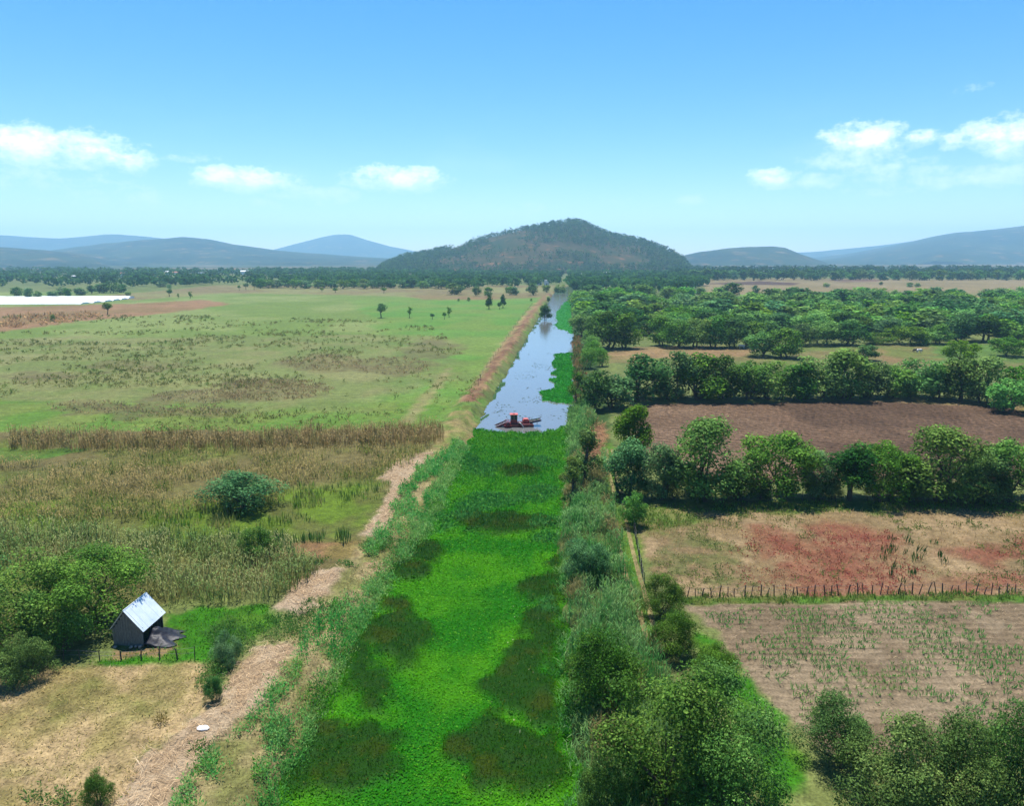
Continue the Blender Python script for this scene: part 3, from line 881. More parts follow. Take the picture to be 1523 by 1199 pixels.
plumes(H_, x, y, 2.0, ((106, 144, 72), (146, 164, 96), (184, 180, 122)), 15)
H_.build('green_reeds', M_GRASS, 'tall grey green reed bed behind the wooden shed', 'reeds')
H_ = Heap()
x, y = scatter([(-300, 780), (0, 780), (150, 785), (400, 790), (560, 770), (580, 720), (430, 726), (300, 765), (-300, 765)], 2.2, 60, .9)
k = fbm(x * .2, y * .2, 98, 3) > .46; x, y = x[k], y[k]
clumps(H_, x, y, 5, .25, 1.1, .09, .25, ((96, 136, 44), (128, 144, 66), (150, 146, 86)), seed=17, hn=1.2)
x, y = scatter([(-300, 800), (100, 800), (400, 802), (540, 800), (545, 807), (400, 810), (-300, 806)], 2.6, 60, .5)
k = fbm(x * .35, x * 0, 99, 3) > .42; x, y = x[k], y[k]
clumps(H_, x, y, 6, .25, 1.5, .10, .2, ((70, 110, 50), (104, 128, 64)), seed=19, hn=1.0)
H_.build('marsh_grass', M_GRASS, 'rough green marsh grass between the reed beds', 'grass')

# rush tufts on the pasture
H_ = Heap()
x, y = scatter([(-300, 470), (300, 470), (640, 480), (720, 560), (690, 635), (400, 640), (-300, 648)], .9, 110, 1.6)
k = (fbm(x * .05, y * .05, 101, 4) + rng.normal(0, .07, len(x))) > .60; x, y = x[k], y[k]
mounds(H_, x, y, .5, .8, ((84, 104, 46), (112, 116, 62), (140, 132, 84), (100, 128, 54)), 10, 21, .13)
for e, dd in [((400, 580, 95, 16), .9), ((300, 592, 75, 10), .6), ((480, 540, 60, 12), .4), ((130, 606, 60, 9), .6), ((250, 612, 110, 9), .5), ((580, 545, 60, 14), .3)]:
    x, y = scatter(EL(*e), dd, 110, 1.0)
    mounds(H_, x, y, .35, 1.1, ((140, 124, 86), (156, 138, 100), (134, 130, 80)), 9, 23, .14)
x, y = scatter([(0, 470), (140, 466), (150, 472), (90, 482), (0, 492)], .035, 400)
mounds(H_, x, y, .9, 2.4, ((166, 130, 90), (184, 150, 106)), 10, 25, .25)
H_.build('pasture_tufts', M_GRASS, 'dark rush and dry weed tufts dotted over the pasture', 'grass')

# left bank weeds over cut straw
H_ = Heap()
BANK = [(640, 668), (690, 655), (702, 690), (648, 790), (600, 850), (560, 905), (520, 980), (470, 1060), (380, 1199), (330, 1290), (200, 1290), (290, 1140), (360, 1080), (430, 990), (470, 930), (520, 850), (600, 730), (630, 690)]
x, y = scatter(BANK, 5.0, 60, .7)
k = (fbm(x * .55, y * .22, 103, 2) + rng.normal(0, .03, len(x))) > .535; x, y = x[k], y[k]
mounds(H_, x, y, 1.35, .7, ((58, 144, 56), (86, 166, 78), (138, 184, 104), (80, 150, 44)), 26, 27, .11)
x, y = scatter(BANK, 3.2, 60, .7)
clumps(H_, x, y, 5, .25, .3, .05, .6, ((150, 140, 92), (188, 168, 120), (120, 132, 72)), seed=29)
# greyer plants right at the waterline
yy_ = rng.uniform(36, 118, 2600); xx_ = canal_l(yy_) + rng.normal(-.7, .6, 2600)
mounds(H_, xx_, yy_, .9, .9, ((80, 150, 62), (112, 172, 84), (152, 186, 108), (76, 142, 30)), 20, 31, .10)
for e, dd, h in [((340, 955, 36, 26), 7, 1.6), ((318, 1015, 22, 26), 7, 1.5), ((430, 935, 50, 22), 5, .9), ((600, 820, 20, 20), 6, .9), ((480, 905, 40, 14), 4, .8), ((560, 812, 24, 12), 6, .8), ((470, 838, 30, 8), 5, .5), ((520, 840, 18, 5), 6, .5),
                 ((240, 1075, 16, 10), 4, .9), ((300, 1120, 22, 12), 5, .8), ((420, 1100, 30, 40), 4, 1.1), ((480, 1040, 22, 30), 4, 1.1), ((100, 1190, 80, 14), 4, .8)]:
    x, y = scatter(EL(*e), dd, 60)
    mounds(H_, x, y, h, .7, ((50, 104, 40), (82, 128, 56), (108, 134, 68)) if e[0] != 240 else ((150, 130, 80), (120, 110, 60)), 24, 33, .10)
H_.build('bank_weeds', M_GRASS, 'blue green weeds growing through straw on the left bank', 'weeds')

# cut straw, each stalk a thin blade lying down
H_ = Heap()
for k_, z_ in enumerate([z_ for z_ in Z if z_[0] == 'straw_strip']):
    x, y = scatter(z_[1], 26, 60, 1.0, world=True)
    n = len(x)
    if not n: continue
    V, Qf, C = blades(x, y, h_at(x, y) + .18 + rng.uniform(0, .22, n), rng.uniform(.04, .14, n), .026 * lod(x, y) * rng.uniform(.7, 1.5, n), 7.0, pal(((228, 204, 166), (212, 182, 142), (186, 154, 116), (238, 218, 184)), rng.random(n)), .2)
    H_.add(V, Qf, C)
x, y = scatter([(868, 640), (900, 630), (905, 668), (890, 690), (862, 690)], 26, 60)
n = len(x)
V, Qf, C = blades(x, y, h_at(x, y) + rng.uniform(.1, 1.0, n), rng.uniform(.04, .2, n), .05 * lod(x, y), 6.0, pal(((206, 166, 122), (170, 122, 88), (140, 96, 70)), rng.random(n)), .2)
H_.add(V, Qf, C)
H_.build('cut_straw', M_GRASS, 'loose pale straw stalks lying along the canal bank', 'straw')

# hay field stubble and the lawn
H_ = Heap()
x, y = scatter([(-200, 1010), (0, 1004), (90, 994), (300, 988), (318, 1040), (240, 1100), (160, 1250), (-200, 1250)], 20, 50, 1.0)
n = len(x)
V, Qf, C = blades(x, y, h_at(x, y), rng.uniform(.08, .26, n), .05 * rng.uniform(.7, 1.4, n), 1.4, pal(((212, 186, 138), (188, 164, 110), (158, 152, 86), (220, 196, 150)), np.clip(fbm(x * .25, y * .35, 105, 4) * 1.5 - .25 + rng.normal(0, .15, n), 0, 1)), .2)
H_.add(V, Qf, C)
H_.build('hay_stubble', M_GRASS, 'short flattened hay stubble in the lower left field', 'stubble')
H_ = Heap()
x, y = scatter([(120, 990), (205, 972), (240, 964), (262, 950), (258, 920), (300, 905), (395, 902), (425, 935), (330, 978), (300, 986), (140, 994)], 18, 60)
n = len(x)
V, Qf, C = blades(x, y, h_at(x, y), rng.uniform(.1, .3, n), .07 * rng.uniform(.7, 1.4, n), .7, pal(((56, 126, 18), (84, 146, 34), (112, 150, 50)), rng.random(n)), .2)
H_.add(V, Qf, C)
x, y = scatter([(1075, 965), (1110, 1012), (1165, 1075), (1200, 1130), (1180, 1185), (1150, 1190), (1060, 1020), (1030, 940)], 14, 60)
n = len(x)
V, Qf, C = blades(x, y, h_at(x, y), rng.uniform(.1, .3, n), .07 * rng.uniform(.7, 1.4, n), .7, pal(((60, 134, 20), (92, 150, 36)), rng.random(n)), .2)
H_.add(V, Qf, C)
x, y = scatter([(900, 690), (920, 735), (940, 770), (952, 850), (985, 930), (960, 940), (925, 830), (908, 740)], 10, 60)
n = len(x)
V, Qf, C = blades(x, y, h_at(x, y) - .06, rng.uniform(.08, .22, n), .07 * lod(x, y), .7, pal(((72, 128, 28), (110, 146, 50)), rng.random(n)), .2)
H_.add(V, Qf, C)
H_.build('short_grass', M_GRASS, 'short vivid green grass by the shed and the field edges', 'grass')

# right bank giant reed: stalks with arching leaves
H_ = Heap()
RB = [(842, 650), (862, 615), (880, 610), (892, 660), (900, 700), (915, 770), (930, 840), (950, 900), (970, 960), (1000, 1060), (960, 1199), (960, 1290), (850, 1290), (842, 1199), (832, 1050), (828, 900), (828, 800), (836, 720)]
x, y = scatter(RB, 4.4, 60, .8)
k = ((fbm(x * .3, y * .25, 107, 3)) > .33) & (poly_sd(gpoly([(866, 642), (902, 630), (908, 672), (888, 696), (860, 690)]), x, y) < .3); x, y = x[k], y[k]
n = len(x); kk = 11
hs = 2.2 * (.45 + 1.0 * fbm(x * .35, y * .35, 109, 3)) * rng.uniform(.75, 1.2, n)
edge = sstep(.2, 2.5, x - canal_r(y)); hs *= .45 + .55 * edge
X_ = np.repeat(x, kk) + rng.normal(0, .22, n * kk); Y_ = np.repeat(y, kk) + rng.normal(0, .22, n * kk)
t_ = rng.uniform(.25, 1, n * kk)
Zb = h_at(X_, Y_) + np.repeat(hs, kk) * t_ * .85
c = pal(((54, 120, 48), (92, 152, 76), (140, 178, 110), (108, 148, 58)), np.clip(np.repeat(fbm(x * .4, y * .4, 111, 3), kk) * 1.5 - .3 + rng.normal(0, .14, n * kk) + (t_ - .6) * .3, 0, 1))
dry = np.repeat(sstep(.60, .68, fbm(x * .35, y * .35, 112, 3)), kk)[:, None]
c = c * (1 - dry * .8) + dry * .8 * lin(150, 128, 84)
L_ = rng.uniform(.35, .75, n * kk)
V, Qf, C = blades(X_, Y_, Zb, L_ * .75, .06 * lod(X_, Y_) * rng.uniform(.7, 1.3, n * kk), .95, c, .25, .15)
H_.add(V, Qf, C)
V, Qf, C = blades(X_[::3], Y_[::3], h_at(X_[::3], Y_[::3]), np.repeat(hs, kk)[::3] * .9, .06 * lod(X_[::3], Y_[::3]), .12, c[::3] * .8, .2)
H_.add(V, Qf, C)
x, y = scatter([(850, 600), (872, 600), (880, 640), (860, 660), (845, 640)], 3, 60, .6)
mounds(H_, x, y, 2.0, 1.6, ((86, 136, 62), (126, 162, 90)), 26, 35, .16)
x, y = scatter([(852, 500), (862, 500), (872, 560), (868, 600), (854, 600)], .8, 100, .6)
clumps(H_, x, y, 8, .3, 1.3, .12, .4, ((150, 112, 76), (110, 110, 60), (80, 110, 50)), seed=36)
H_.build('giant_reeds', M_GRASS, 'thick blue green giant reeds on the right canal bank', 'reeds')

# weeds of the red field
H_ = Heap()
WF = [(960, 770), (1100, 758), (1700, 756), (1800, 886), (1030, 890), (975, 850)]
x, y = scatter(WF, 4.5, 60, 1.0)
redness = np.zeros(len(x))
for e in [(1150, 820, 50, 26), (1230, 825, 80, 34), (1290, 860, 90, 26), (1180, 855, 90, 22), (1500, 820, 60, 12), (1490, 870, 60, 14), (1270, 800, 60, 10)]:
    redness = np.maximum(redness, sstep(-2, 3, poly_sd(gpoly(EL(*e)), x, y) + (fbm(x * .3, y * .3, 121, 3) - .5) * 8))
r_ = rng.random(len(x)) < redness * .75
mounds(H_, x[r_], y[r_], .4, .5, ((150, 72, 62), (172, 104, 86), (146, 100, 70)), 7, 41, .10)
g_ = (~r_) & ((fbm(x * .25, y * .3, 123, 3) + rng.normal(0, .05, len(x))) > .60)
mounds(H_, x[g_], y[g_], .45, .5, ((76, 108, 50), (108, 126, 64), (136, 134, 80)), 9, 43, .10)
d_ = (~r_) & (~g_) & (rng.random(len(x)) < .5)
clumps(H_, x[d_], y[d_], 3, .15, .4, .05, .8, ((196, 168, 120), (160, 136, 92)), seed=45)
x, y = scatter([(1320, 800), (1420, 805), (1400, 850), (1340, 870), (1310, 850)], .7, 60)
clumps(H_, x, y, 8, .2, .9, .09, .4, ((48, 84, 38), (72, 100, 48)), seed=47)
x, y = scatter([(1010, 886), (1523, 882), (1800, 881), (1800, 894), (1010, 899)], 7, 60, .8)
clumps(H_, x, y, 5, .15, .45, .07, .5, ((80, 122, 42), (108, 128, 60)), seed=49)
x, y = scatter([(945, 752), (1120, 747), (1800, 746), (1800, 756), (1060, 764), (960, 800)], 4, 60, .8)
k = fbm(x * .3, y * .3, 125, 3) > .42
clumps(H_, x[k], y[k], 5, .2, .4, .08, .6, ((78, 126, 40), (120, 140, 62)), seed=51)
H_.build('field_weeds', M_GRASS, 'red and green weeds scattered over the dry tan field', 'weeds')

# young maize in rows
H_ = Heap()
P = gpoly([(1030, 905), (1300, 898), (1900, 896), (2100, 1060), (1700, 1095), (1400, 1125), (1220, 1105), (1190, 1075), (1115, 1005), (1070, 940)])
xs, ysr = [], []
yr = P[:, 1].min()
while yr < P[:, 1].max():
    m = int((P[:, 0].max() - P[:, 0].min()) / .32)
    xa = np.linspace(P[:, 0].min(), P[:, 0].max(), m) + rng.normal(0, .06, m)
    xs.append(xa); ysr.append(np.full(m, yr) + rng.normal(0, .05, m)); yr += .8
x, y = np.concatenate(xs), np.concatenate(ysr)
k = (poly_sd(P, x, y) > .4) & ((fbm(x * .33, y * .5, 131, 4) + rng.normal(0, .06, len(x))) > .43); x, y = x[k], y[k]
clumps(H_, x, y, 7, .07, .42, .06, .8, ((58, 122, 50), (84, 144, 66), (110, 148, 72)), seed=53, hn=.7)
x, y = scatter(P, 2.0, 60, world=True)
clumps(H_, x, y, 2, .12, .16, .07, 1.5, ((180, 156, 120), (206, 184, 150), (110, 120, 66)), seed=55)
H_.build('young_maize', M_GRASS, 'thin uneven rows of young green maize in pale soil', 'maize')
# ------------------------------------------------------------------ trees
def crown_mesh(name, nleaf, size, lobes, cols, flat=1.0, seed=0, dropz=.0, up=.35):
    """lobes: list of (centre, radius); leaves spread through every lobe's shell"""
    g = np.random.default_rng(seed)
    C_ = np.array([l[0] for l in lobes]); r_ = np.array([l[1] for l in lobes])
    w = r_ ** 2; w /= w.sum()
    i = g.choice(len(lobes), nleaf, p=w)
    d = g.normal(size=(nleaf, 3)); d[:, 2] += up
    d /= np.linalg.norm(d, axis=1)[:, None]
    # lumpy small twigs on each lobe
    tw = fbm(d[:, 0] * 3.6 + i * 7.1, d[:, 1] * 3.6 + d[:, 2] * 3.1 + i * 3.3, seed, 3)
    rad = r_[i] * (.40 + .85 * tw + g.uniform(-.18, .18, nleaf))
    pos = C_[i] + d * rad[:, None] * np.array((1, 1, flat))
    nrm = d + g.normal(0, .55, (nleaf, 3)); nrm[:, 2] += .25
    ax = np.cross(nrm, g.normal(size=(nleaf, 3))); ax /= np.linalg.norm(ax, axis=1)[:, None]
    ax[:, 2] -= dropz
    ax /= np.linalg.norm(ax, axis=1)[:, None]
    sd = np.cross(nrm, ax); sd /= np.linalg.norm(sd, axis=1)[:, None]
    s = size * g.uniform(.6, 1.4, nleaf)
    V, Qf = kites(pos, ax * s[:, None] * 1.5, sd * s[:, None] * .42, 0)
    A = np.array([lin(*c) for c in cols])
    lobe_t = g.random(len(lobes))[i]
    t = np.clip(lobe_t * .55 + g.random(nleaf) * .45, 0, .999) * (len(A) - 1)
    k = t.astype(int); f = (t - k)[:, None]
    c = (A[k] * (1 - f) + A[k + 1] * f) * g.uniform(.72, 1.28, (nleaf, 1)) * (.35 + 1.3 * tw)[:, None]  # leaves in the hollows are darker: shade between clumps put into their colour
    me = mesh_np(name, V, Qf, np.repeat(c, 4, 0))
    return me

def trunk_mesh(name, lobes, r0, fork, seed=0, nlimb=6, stems=1):
    g = random.Random(seed)
    mb = MB()
    tops = sorted(lobes, key=lambda l: -l[1])[:nlimb]
    for s in range(stems):
        ox, oy = (0, 0) if stems == 1 else (g.uniform(-.06, .06), g.uniform(-.06, .06))
        a = Vector((g.uniform(-.04, .04) + ox * 1.8, g.uniform(-.04, .04) + oy * 1.8, fork))
        mb.tube([(ox, oy, -.03), (ox * 1.2 + a.x * .3, oy * 1.2 + a.y * .3, fork * .45), a], [r0 * 1.25, r0, r0 * .8], 7)
        for l in tops[s::stems]:
            c = Vector(l[0])
            m = a.lerp(c, .5) + Vector((g.uniform(-.03, .03), g.uniform(-.03, .03), -.03))
            mb.tube([a - Vector((0, 0, .02)), m, c], [r0 * .62, r0 * .38, r0 * .15], 5)
    me = bpy.data.meshes.new(name); me.from_pydata(mb.v, [], mb.f); me.update()
    return me

GREENS = {'mid': ((44, 82, 16), (72, 114, 24), (104, 142, 38)),
          'dark': ((28, 62, 20), (50, 90, 28), (82, 120, 40)),
          'blue': ((36, 76, 38), (60, 106, 52), (96, 136, 72)),
          'olive': ((38, 72, 20), (68, 102, 32), (104, 132, 52)),
          'bright': ((48, 100, 18), (78, 132, 28), (108, 154, 44))}
PROTO = {}
def proto(kind, hue, lodl, var):
    key = (kind, hue, lodl, var)
    if key in PROTO: return PROTO[key]
    seed = sum(map(ord, kind + hue)) * 7 + var * 131
    g = random.Random(seed)
    lobes = []
    if kind == 'round':
        n = g.randint(22, 28)
        for i in range(n):
            a = g.uniform(0, 2 * math.pi); z = g.uniform(-1, 1)
            q = math.sqrt(max(0, 1 - z * z)) * g.uniform(.72, 1.05)
            lobes.append(((math.cos(a) * q * .33, math.sin(a) * q * .33, .50 + z * .37), g.uniform(.09, .17)))
        lobes.append(((0, 0, .5), .26))
        fork, r0, stems = .16, .02, 2
    elif kind == 'tall':
        n = g.randint(16, 22)
        for i in range(n):
            a = g.uniform(0, 2 * math.pi); z = g.uniform(-1, 1)
            q = math.sqrt(max(0, 1 - z * z * .8)) * g.uniform(.55, 1.05) * (.8 if z > 0 else 1)
            lobes.append(((math.cos(a) * q * .27, math.sin(a) * q * .27, .51 + z * .37), g.uniform(.10, .16)))
        lobes.append(((0, 0, .5), .18)); lobes.append(((0, 0, .72), .14))
        fork, r0, stems = .2, .02, 2
    elif kind == 'bush':
        n = g.randint(24, 32)
        for i in range(n):
            a = g.uniform(0, 2 * math.pi); z = g.uniform(0, 1) ** .8
            q = math.sqrt(max(0, 1 - z * z)) * g.uniform(.6, 1.08)
            lobes.append(((math.cos(a) * q * .42, math.sin(a) * q * .42, .16 + z * g.uniform(.55, .74)), g.uniform(.10, .20)))
        lobes.append(((0, 0, .32), .30))
        fork, r0, stems = .12, .02, 3
    elif kind == 'lone':
        n = g.randint(9, 12)
        for i in range(n):
            a = g.uniform(0, 2 * math.pi); z = g.uniform(-.6, 1)
            q = math.sqrt(max(0, 1 - z * z)) * g.uniform(.6, 1.0)
            lobes.append(((math.cos(a) * q * .26, math.sin(a) * q * .26, .66 + z * .2), g.uniform(.12, .18)))
        lobes.append(((.03, 0, .64), .2))
        fork, r0, stems = .36, .03, 1
    else:   # sapling, thin and gappy
        for i in range(8):
            z = i / 7
            lobes.append(((g.uniform(-.16, .16), g.uniform(-.16, .16), .42 + z * .48), g.uniform(.07, .14)))
        fork, r0, stems = .34, .022, 1
    nl, sz = {'x': (17000, .0128), 'n': (8500, .021), 'm': (3600, .032), 'f': (950, .062)}[lodl]
    if kind in ('lone', 'sapling'): nl = int(nl * .55)
    if kind == 'sapling': nl = int(nl * .6)
    if kind == 'bush' and lodl == 'x': sz *= 1.15; nl = 21000
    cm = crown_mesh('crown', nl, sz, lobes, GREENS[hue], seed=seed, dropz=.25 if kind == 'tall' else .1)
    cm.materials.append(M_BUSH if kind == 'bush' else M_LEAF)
    tm = trunk_mesh('trunk', lobes, r0, fork, seed, 7 if lodl != 'f' else 4, stems)
    tm.materials.append(M_BARK)
    PROTO[key] = (tm, cm)
    return PROTO[key]

TREE_XY = []
def tree_at(x, y, h, wid, kind, hue, name, label, cat='tree', group=None, lodl=None, z=None):
    D = math.hypot(x, y)
    lodl = lodl or ('x' if D < 72 else 'n' if D < 135 else 'm' if D < 330 else 'f')
    var = random.randrange(2 if lodl == 'x' else 3)
    tm, cm = proto(kind, hue, lodl, var)
    nat = {'round': .66, 'tall': .57, 'bush': 1.04, 'lone': .76, 'sapling': .5}[kind]   # natural width for unit height
    zz = float(h_at(x, y)[0]) - .05 if z is None else z
    root = thing(name, label, cat, (x, y, zz), random.uniform(0, 6.28), group)
    sw = wid / nat
    root.scale = (sw, sw, h)
    link('trunk', tm, None, root); link('crown', cm, None, root)
    TREE_XY.append((x, y))
    return root

def tree(bx, by, ty, wpx, kind, hue, name, label, cat='tree', group=None, lodl=None, z=None):
    """base pixel, top row, crown width in photo pixels"""
    x, y = ground(bx, by, z or 0)
    # the picture's top edge of a crown belongs to the crown's near half
    h = max(height_to(x, y - 0.0, ty), .6)
    return tree_at(x, y, h, wpx * depth(x, y, h * .5) / F, kind, hue, name, label, cat, group, lodl, z)

ORD = ['first', 'second', 'third', 'fourth', 'fifth', 'sixth', 'seventh', 'eighth', 'ninth', 'tenth', 'eleventh', 'twelfth', 'thirteenth',
       'fourteenth', 'fifteenth', 'sixteenth', 'seventeenth', 'eighteenth', 'nineteenth', 'twentieth']
def ordn(i): return ORD[i] if i < 20 else 'twenty-' + ORD[i - 20] if i < 29 else 'thirtieth' if i == 29 else 'thirty-' + ORD[i - 30] if i < 39 else 'fortieth' if i == 39 else 'forty-' + ORD[i - 40]
def row(items, where, name='broadleaf_tree', group=None, lodl=None):
    items = sorted(items, key=lambda a: a[0])
    for i, (bx, by, ty, w, kind, hue) in enumerate(items):
        tree(bx, by, ty, w, kind, hue, name, f'{ordn(i)} tree from the left in {where}', 'tree', group or where, lodl)

# tree row between the red weed field and the ploughed field
row([(930, 738, 649, 66, 'tall', 'blue'), (986, 742, 655, 62, 'tall', 'blue'), (1046, 744, 622, 112, 'round', 'mid'), (1096, 742, 688, 54, 'round', 'dark'),
     (1150, 740, 632, 100, 'round', 'mid'), (1216, 742, 668, 56, 'round', 'blue'), (1262, 744, 656, 76, 'tall', 'dark'), (1310, 746, 648, 78, 'round', 'mid'),
     (1352, 744, 672, 56, 'tall', 'dark'), (1398, 746, 634, 112, 'round', 'mid'), (1456, 746, 668, 74, 'tall', 'blue'), (1512, 746, 640, 86, 'round', 'mid'),
     (1580, 746, 640, 100, 'round', 'mid')],
    'the row between ploughed field and red weeds')
tree(940, 783, 727, 36, 'round', 'mid', 'small_tree', 'small round tree standing alone on the farm track', 'tree')
# hedgerow at the far edge of the ploughed field
row([(915, 608, 556, 58, 'tall', 'blue'), (955, 595, 524, 70, 'round', 'dark'), (1000, 594, 520, 62, 'round', 'dark'), (1042, 594, 523, 70, 'tall', 'mid'), (1082, 594, 526, 56, 'round', 'dark'),
     (1112, 594, 530, 56, 'round', 'mid'), (1148, 594, 532, 62, 'round', 'mid'), (1184, 594, 534, 54, 'tall', 'mid'), (1216, 592, 520, 70, 'round', 'mid'),
     (1256, 593, 520, 78, 'round', 'mid'), (1292, 592, 532, 48, 'tall', 'dark'), (1322, 592, 538, 52, 'round', 'bright'), (1358, 592, 528, 66, 'round', 'mid'), (1392, 593, 540, 44, 'tall', 'mid'),
     (1424, 596, 530, 58, 'tall', 'olive'), (1464, 600, 530, 62, 'round', 'mid'), (1500, 612, 560, 58, 'round', 'bright'), (1526, 598, 535, 62, 'round', 'mid'), (1575, 605, 540, 70, 'round', 'mid')],
    'the hedgerow behind the ploughed field')
for where, ya_, tops_, xs2, hue_ in (('the row between ploughed field and red weeds', 743, 712, range(960, 1530, 41), 'dark'), ('the hedgerow behind the ploughed field', 592, 574, range(950, 1530, 31), 'mid')):
    for i, bx in enumerate(xs2):
        tree(bx + random.uniform(-10, 10), ya_ + random.uniform(-2, 1), tops_ + random.uniform(-8, 6), random.uniform(26, 46) * (1 if ya_ > 700 else .75), 'bush', random.choice([hue_, 'dark', 'olive']), 'undergrowth_bush',
             f'{ordn(i)} low bush from the left under {where}', 'bush', 'bushes under ' + where)
# trees over the track on the right bank, from near to far
tree(935, 678, 598, 60, 'tall', 'mid', 'bank_tree', 'leafy tree overhanging the track left of the ploughed field', 'tree')
tree(858, 600, 552, 34, 'sapling', 'olive', 'bank_tree', 'thin leaning olive tree at the bend of the right bank', 'tree')
tree(884, 610, 545, 46, 'tall', 'dark', 'bank_tree', 'dark dense tree beside the thin leaning one on the right bank', 'tree')
tree(870, 726, 640, 60, 'sapling', 'olive', 'bare_shrub', 'half bare brown shrub on the right bank near the reed heap', 'shrub')
tree(852, 735, 676, 44, 'sapling', 'olive', 'bare_shrub', 'smaller half bare shrub next to the waterline', 'shrub')
for i, (bx, by, ty, w) in enumerate([(876, 548, 516, 34), (884, 535, 505, 36), (880, 522, 496, 32), (876, 512, 490, 26), (893, 545, 515, 30)]):
    tree(bx, by, ty, w, 'bush', 'bright', 'bright_shrub', ORD[i] + ' bright green shrub in the clump beside the far right bank', 'shrub', 'bright shrubs on the right bank')
row([(868, 500, 462, 34, 'round', 'mid'), (905, 518, 462, 56, 'round', 'dark'), (930, 518, 466, 44, 'round', 'mid'), (983, 514, 470, 36, 'round', 'mid'), (1004, 517, 472, 44, 'round', 'mid'),
     (1034, 517, 468, 44, 'round', 'mid'), (1062, 517, 470, 44, 'round', 'mid'), (1090, 517, 472, 42, 'round', 'dark'), (1116, 516, 474, 40, 'tall', 'mid'), (1134, 530, 488, 44, 'round', 'mid'),
     (1166, 532, 488, 52, 'round', 'mid'), (1190, 514, 480, 36, 'round', 'dark'), (1222, 513, 474, 44, 'round', 'mid'), (1260, 513, 478, 52, 'round', 'dark'), (1288, 536, 512, 30, 'tall', 'olive'),
     (1306, 512, 492, 36, 'round', 'mid'), (1346, 512, 480, 46, 'round', 'mid'), (1378, 512, 486, 34, 'round', 'bright'), (1396, 511, 482, 34, 'round', 'mid'), (1428, 540, 503, 38, 'round', 'bright'),
     (1430, 508, 460, 44, 'tall', 'dark'), (1466, 508, 466, 50, 'tall', 'dark'), (1498, 530, 498, 44, 'round', 'mid'), (1512, 505, 478, 46, 'round', 'mid'), (1555, 520, 480, 50, 'round', 'mid')],
    'the loose row behind the second small field')
row([(1032 + i * 12.3, 466 + (i % 3) * .3, 446 + (i * 7 % 5) * .7, 15, 'round', 'mid') for i in range(13)], 'the neat planted line across the wood', lodl='f')
# wood between the rows
g = random.Random(8)
cand = []
tries = 0
while len(cand) < 290 and tries < 12000:
    tries += 1
    px_, py_ = g.uniform(846, 1600), 440 + 62 * g.random() ** 1.25
    if px_ > 1030 and py_ < 448 and g.random() < .75: continue
    if px_ > 1030 and 466 < py_ < 473 and px_ < 1180: continue
    x, y = ground(px_, py_)
    if x < canal_r(np.array([y]))[0] + 5: continue
    if all((x - a) ** 2 + (y - b_) ** 2 > 26 for a, b_ in cand) and all((x - a) ** 2 + (y - b_) ** 2 > 30 for a, b_ in TREE_XY):
        cand.append((x, y))
cand.sort(key=lambda c: c[1])
NR = 9
for rk in range(NR):
    part = sorted(cand[rk * len(cand) // NR:(rk + 1) * len(cand) // NR])
    for i, (x, y) in enumerate(part):
        h = g.uniform(6.5, 11)
        tree_at(x, y, h, h * g.uniform(1.15, 1.65), g.choice(['round', 'round', 'round', 'tall']), g.choice(['mid', 'mid', 'dark', 'bright', 'blue']), 'woodland_tree',
                f'{ordn(i)} tree from the left in {ordn(rk)} rank of the wood right of far canal', 'tree', 'wood right of the far canal')
# bank trees and shrubs in the right foreground
tree(873, 858, 797, 84, 'bush', 'blue', 'shrub', 'grey green shrub among giant reeds beside the upper track', 'shrub')
tree(985, 918, 848, 72, 'bush', 'olive', 'shrub', 'round shrub at the corner of the fence and the track', 'shrub')
tree(1003, 972, 905, 88, 'bush', 'olive', 'shrub', 'shrub just below the fence corner shrub', 'shrub')
tree(902, 1062, 935, 138, 'bush', 'olive', 'shrub', 'big olive shrub between giant reeds and the largest tree', 'shrub')
tree(1062, 1010, 952, 70, 'bush', 'mid', 'shrub', 'low shrub between the largest tree and the maize field', 'shrub')
tree(985, 1200, 962, 175, 'round', 'olive', 'foreground_tree', 'largest dark olive tree at the bottom right of the canal', 'tree')
tree(1068, 1185, 985, 140, 'round', 'olive', 'foreground_tree', 'large olive tree right against the bright grass verge', 'tree')
tree(1085, 1270, 1090, 140, 'round', 'olive', 'foreground_tree', 'dark tree cut by the bottom edge beside the grass verge', 'tree')
tree(900, 1225, 1105, 90, 'bush', 'olive', 'shrub', 'shrub with reeds at the bottom edge right of the canal', 'shrub')
tree(1245, 1140, 1034, 120, 'bush', 'olive', 'shrub', 'leftmost feathery green shrub along the bottom of the maize field', 'shrub')
tree(1325, 1215, 1055, 185, 'bush', 'olive', 'shrub', 'tall feathery shrub second from left below the maize field', 'shrub')
tree(1430, 1225, 1068, 160, 'bush', 'olive', 'shrub', 'third feathery shrub below the maize field', 'shrub')
tree(1508, 1215, 1036, 150, 'bush', 'olive', 'shrub', 'rightmost feathery shrub in the bottom corner', 'shrub')
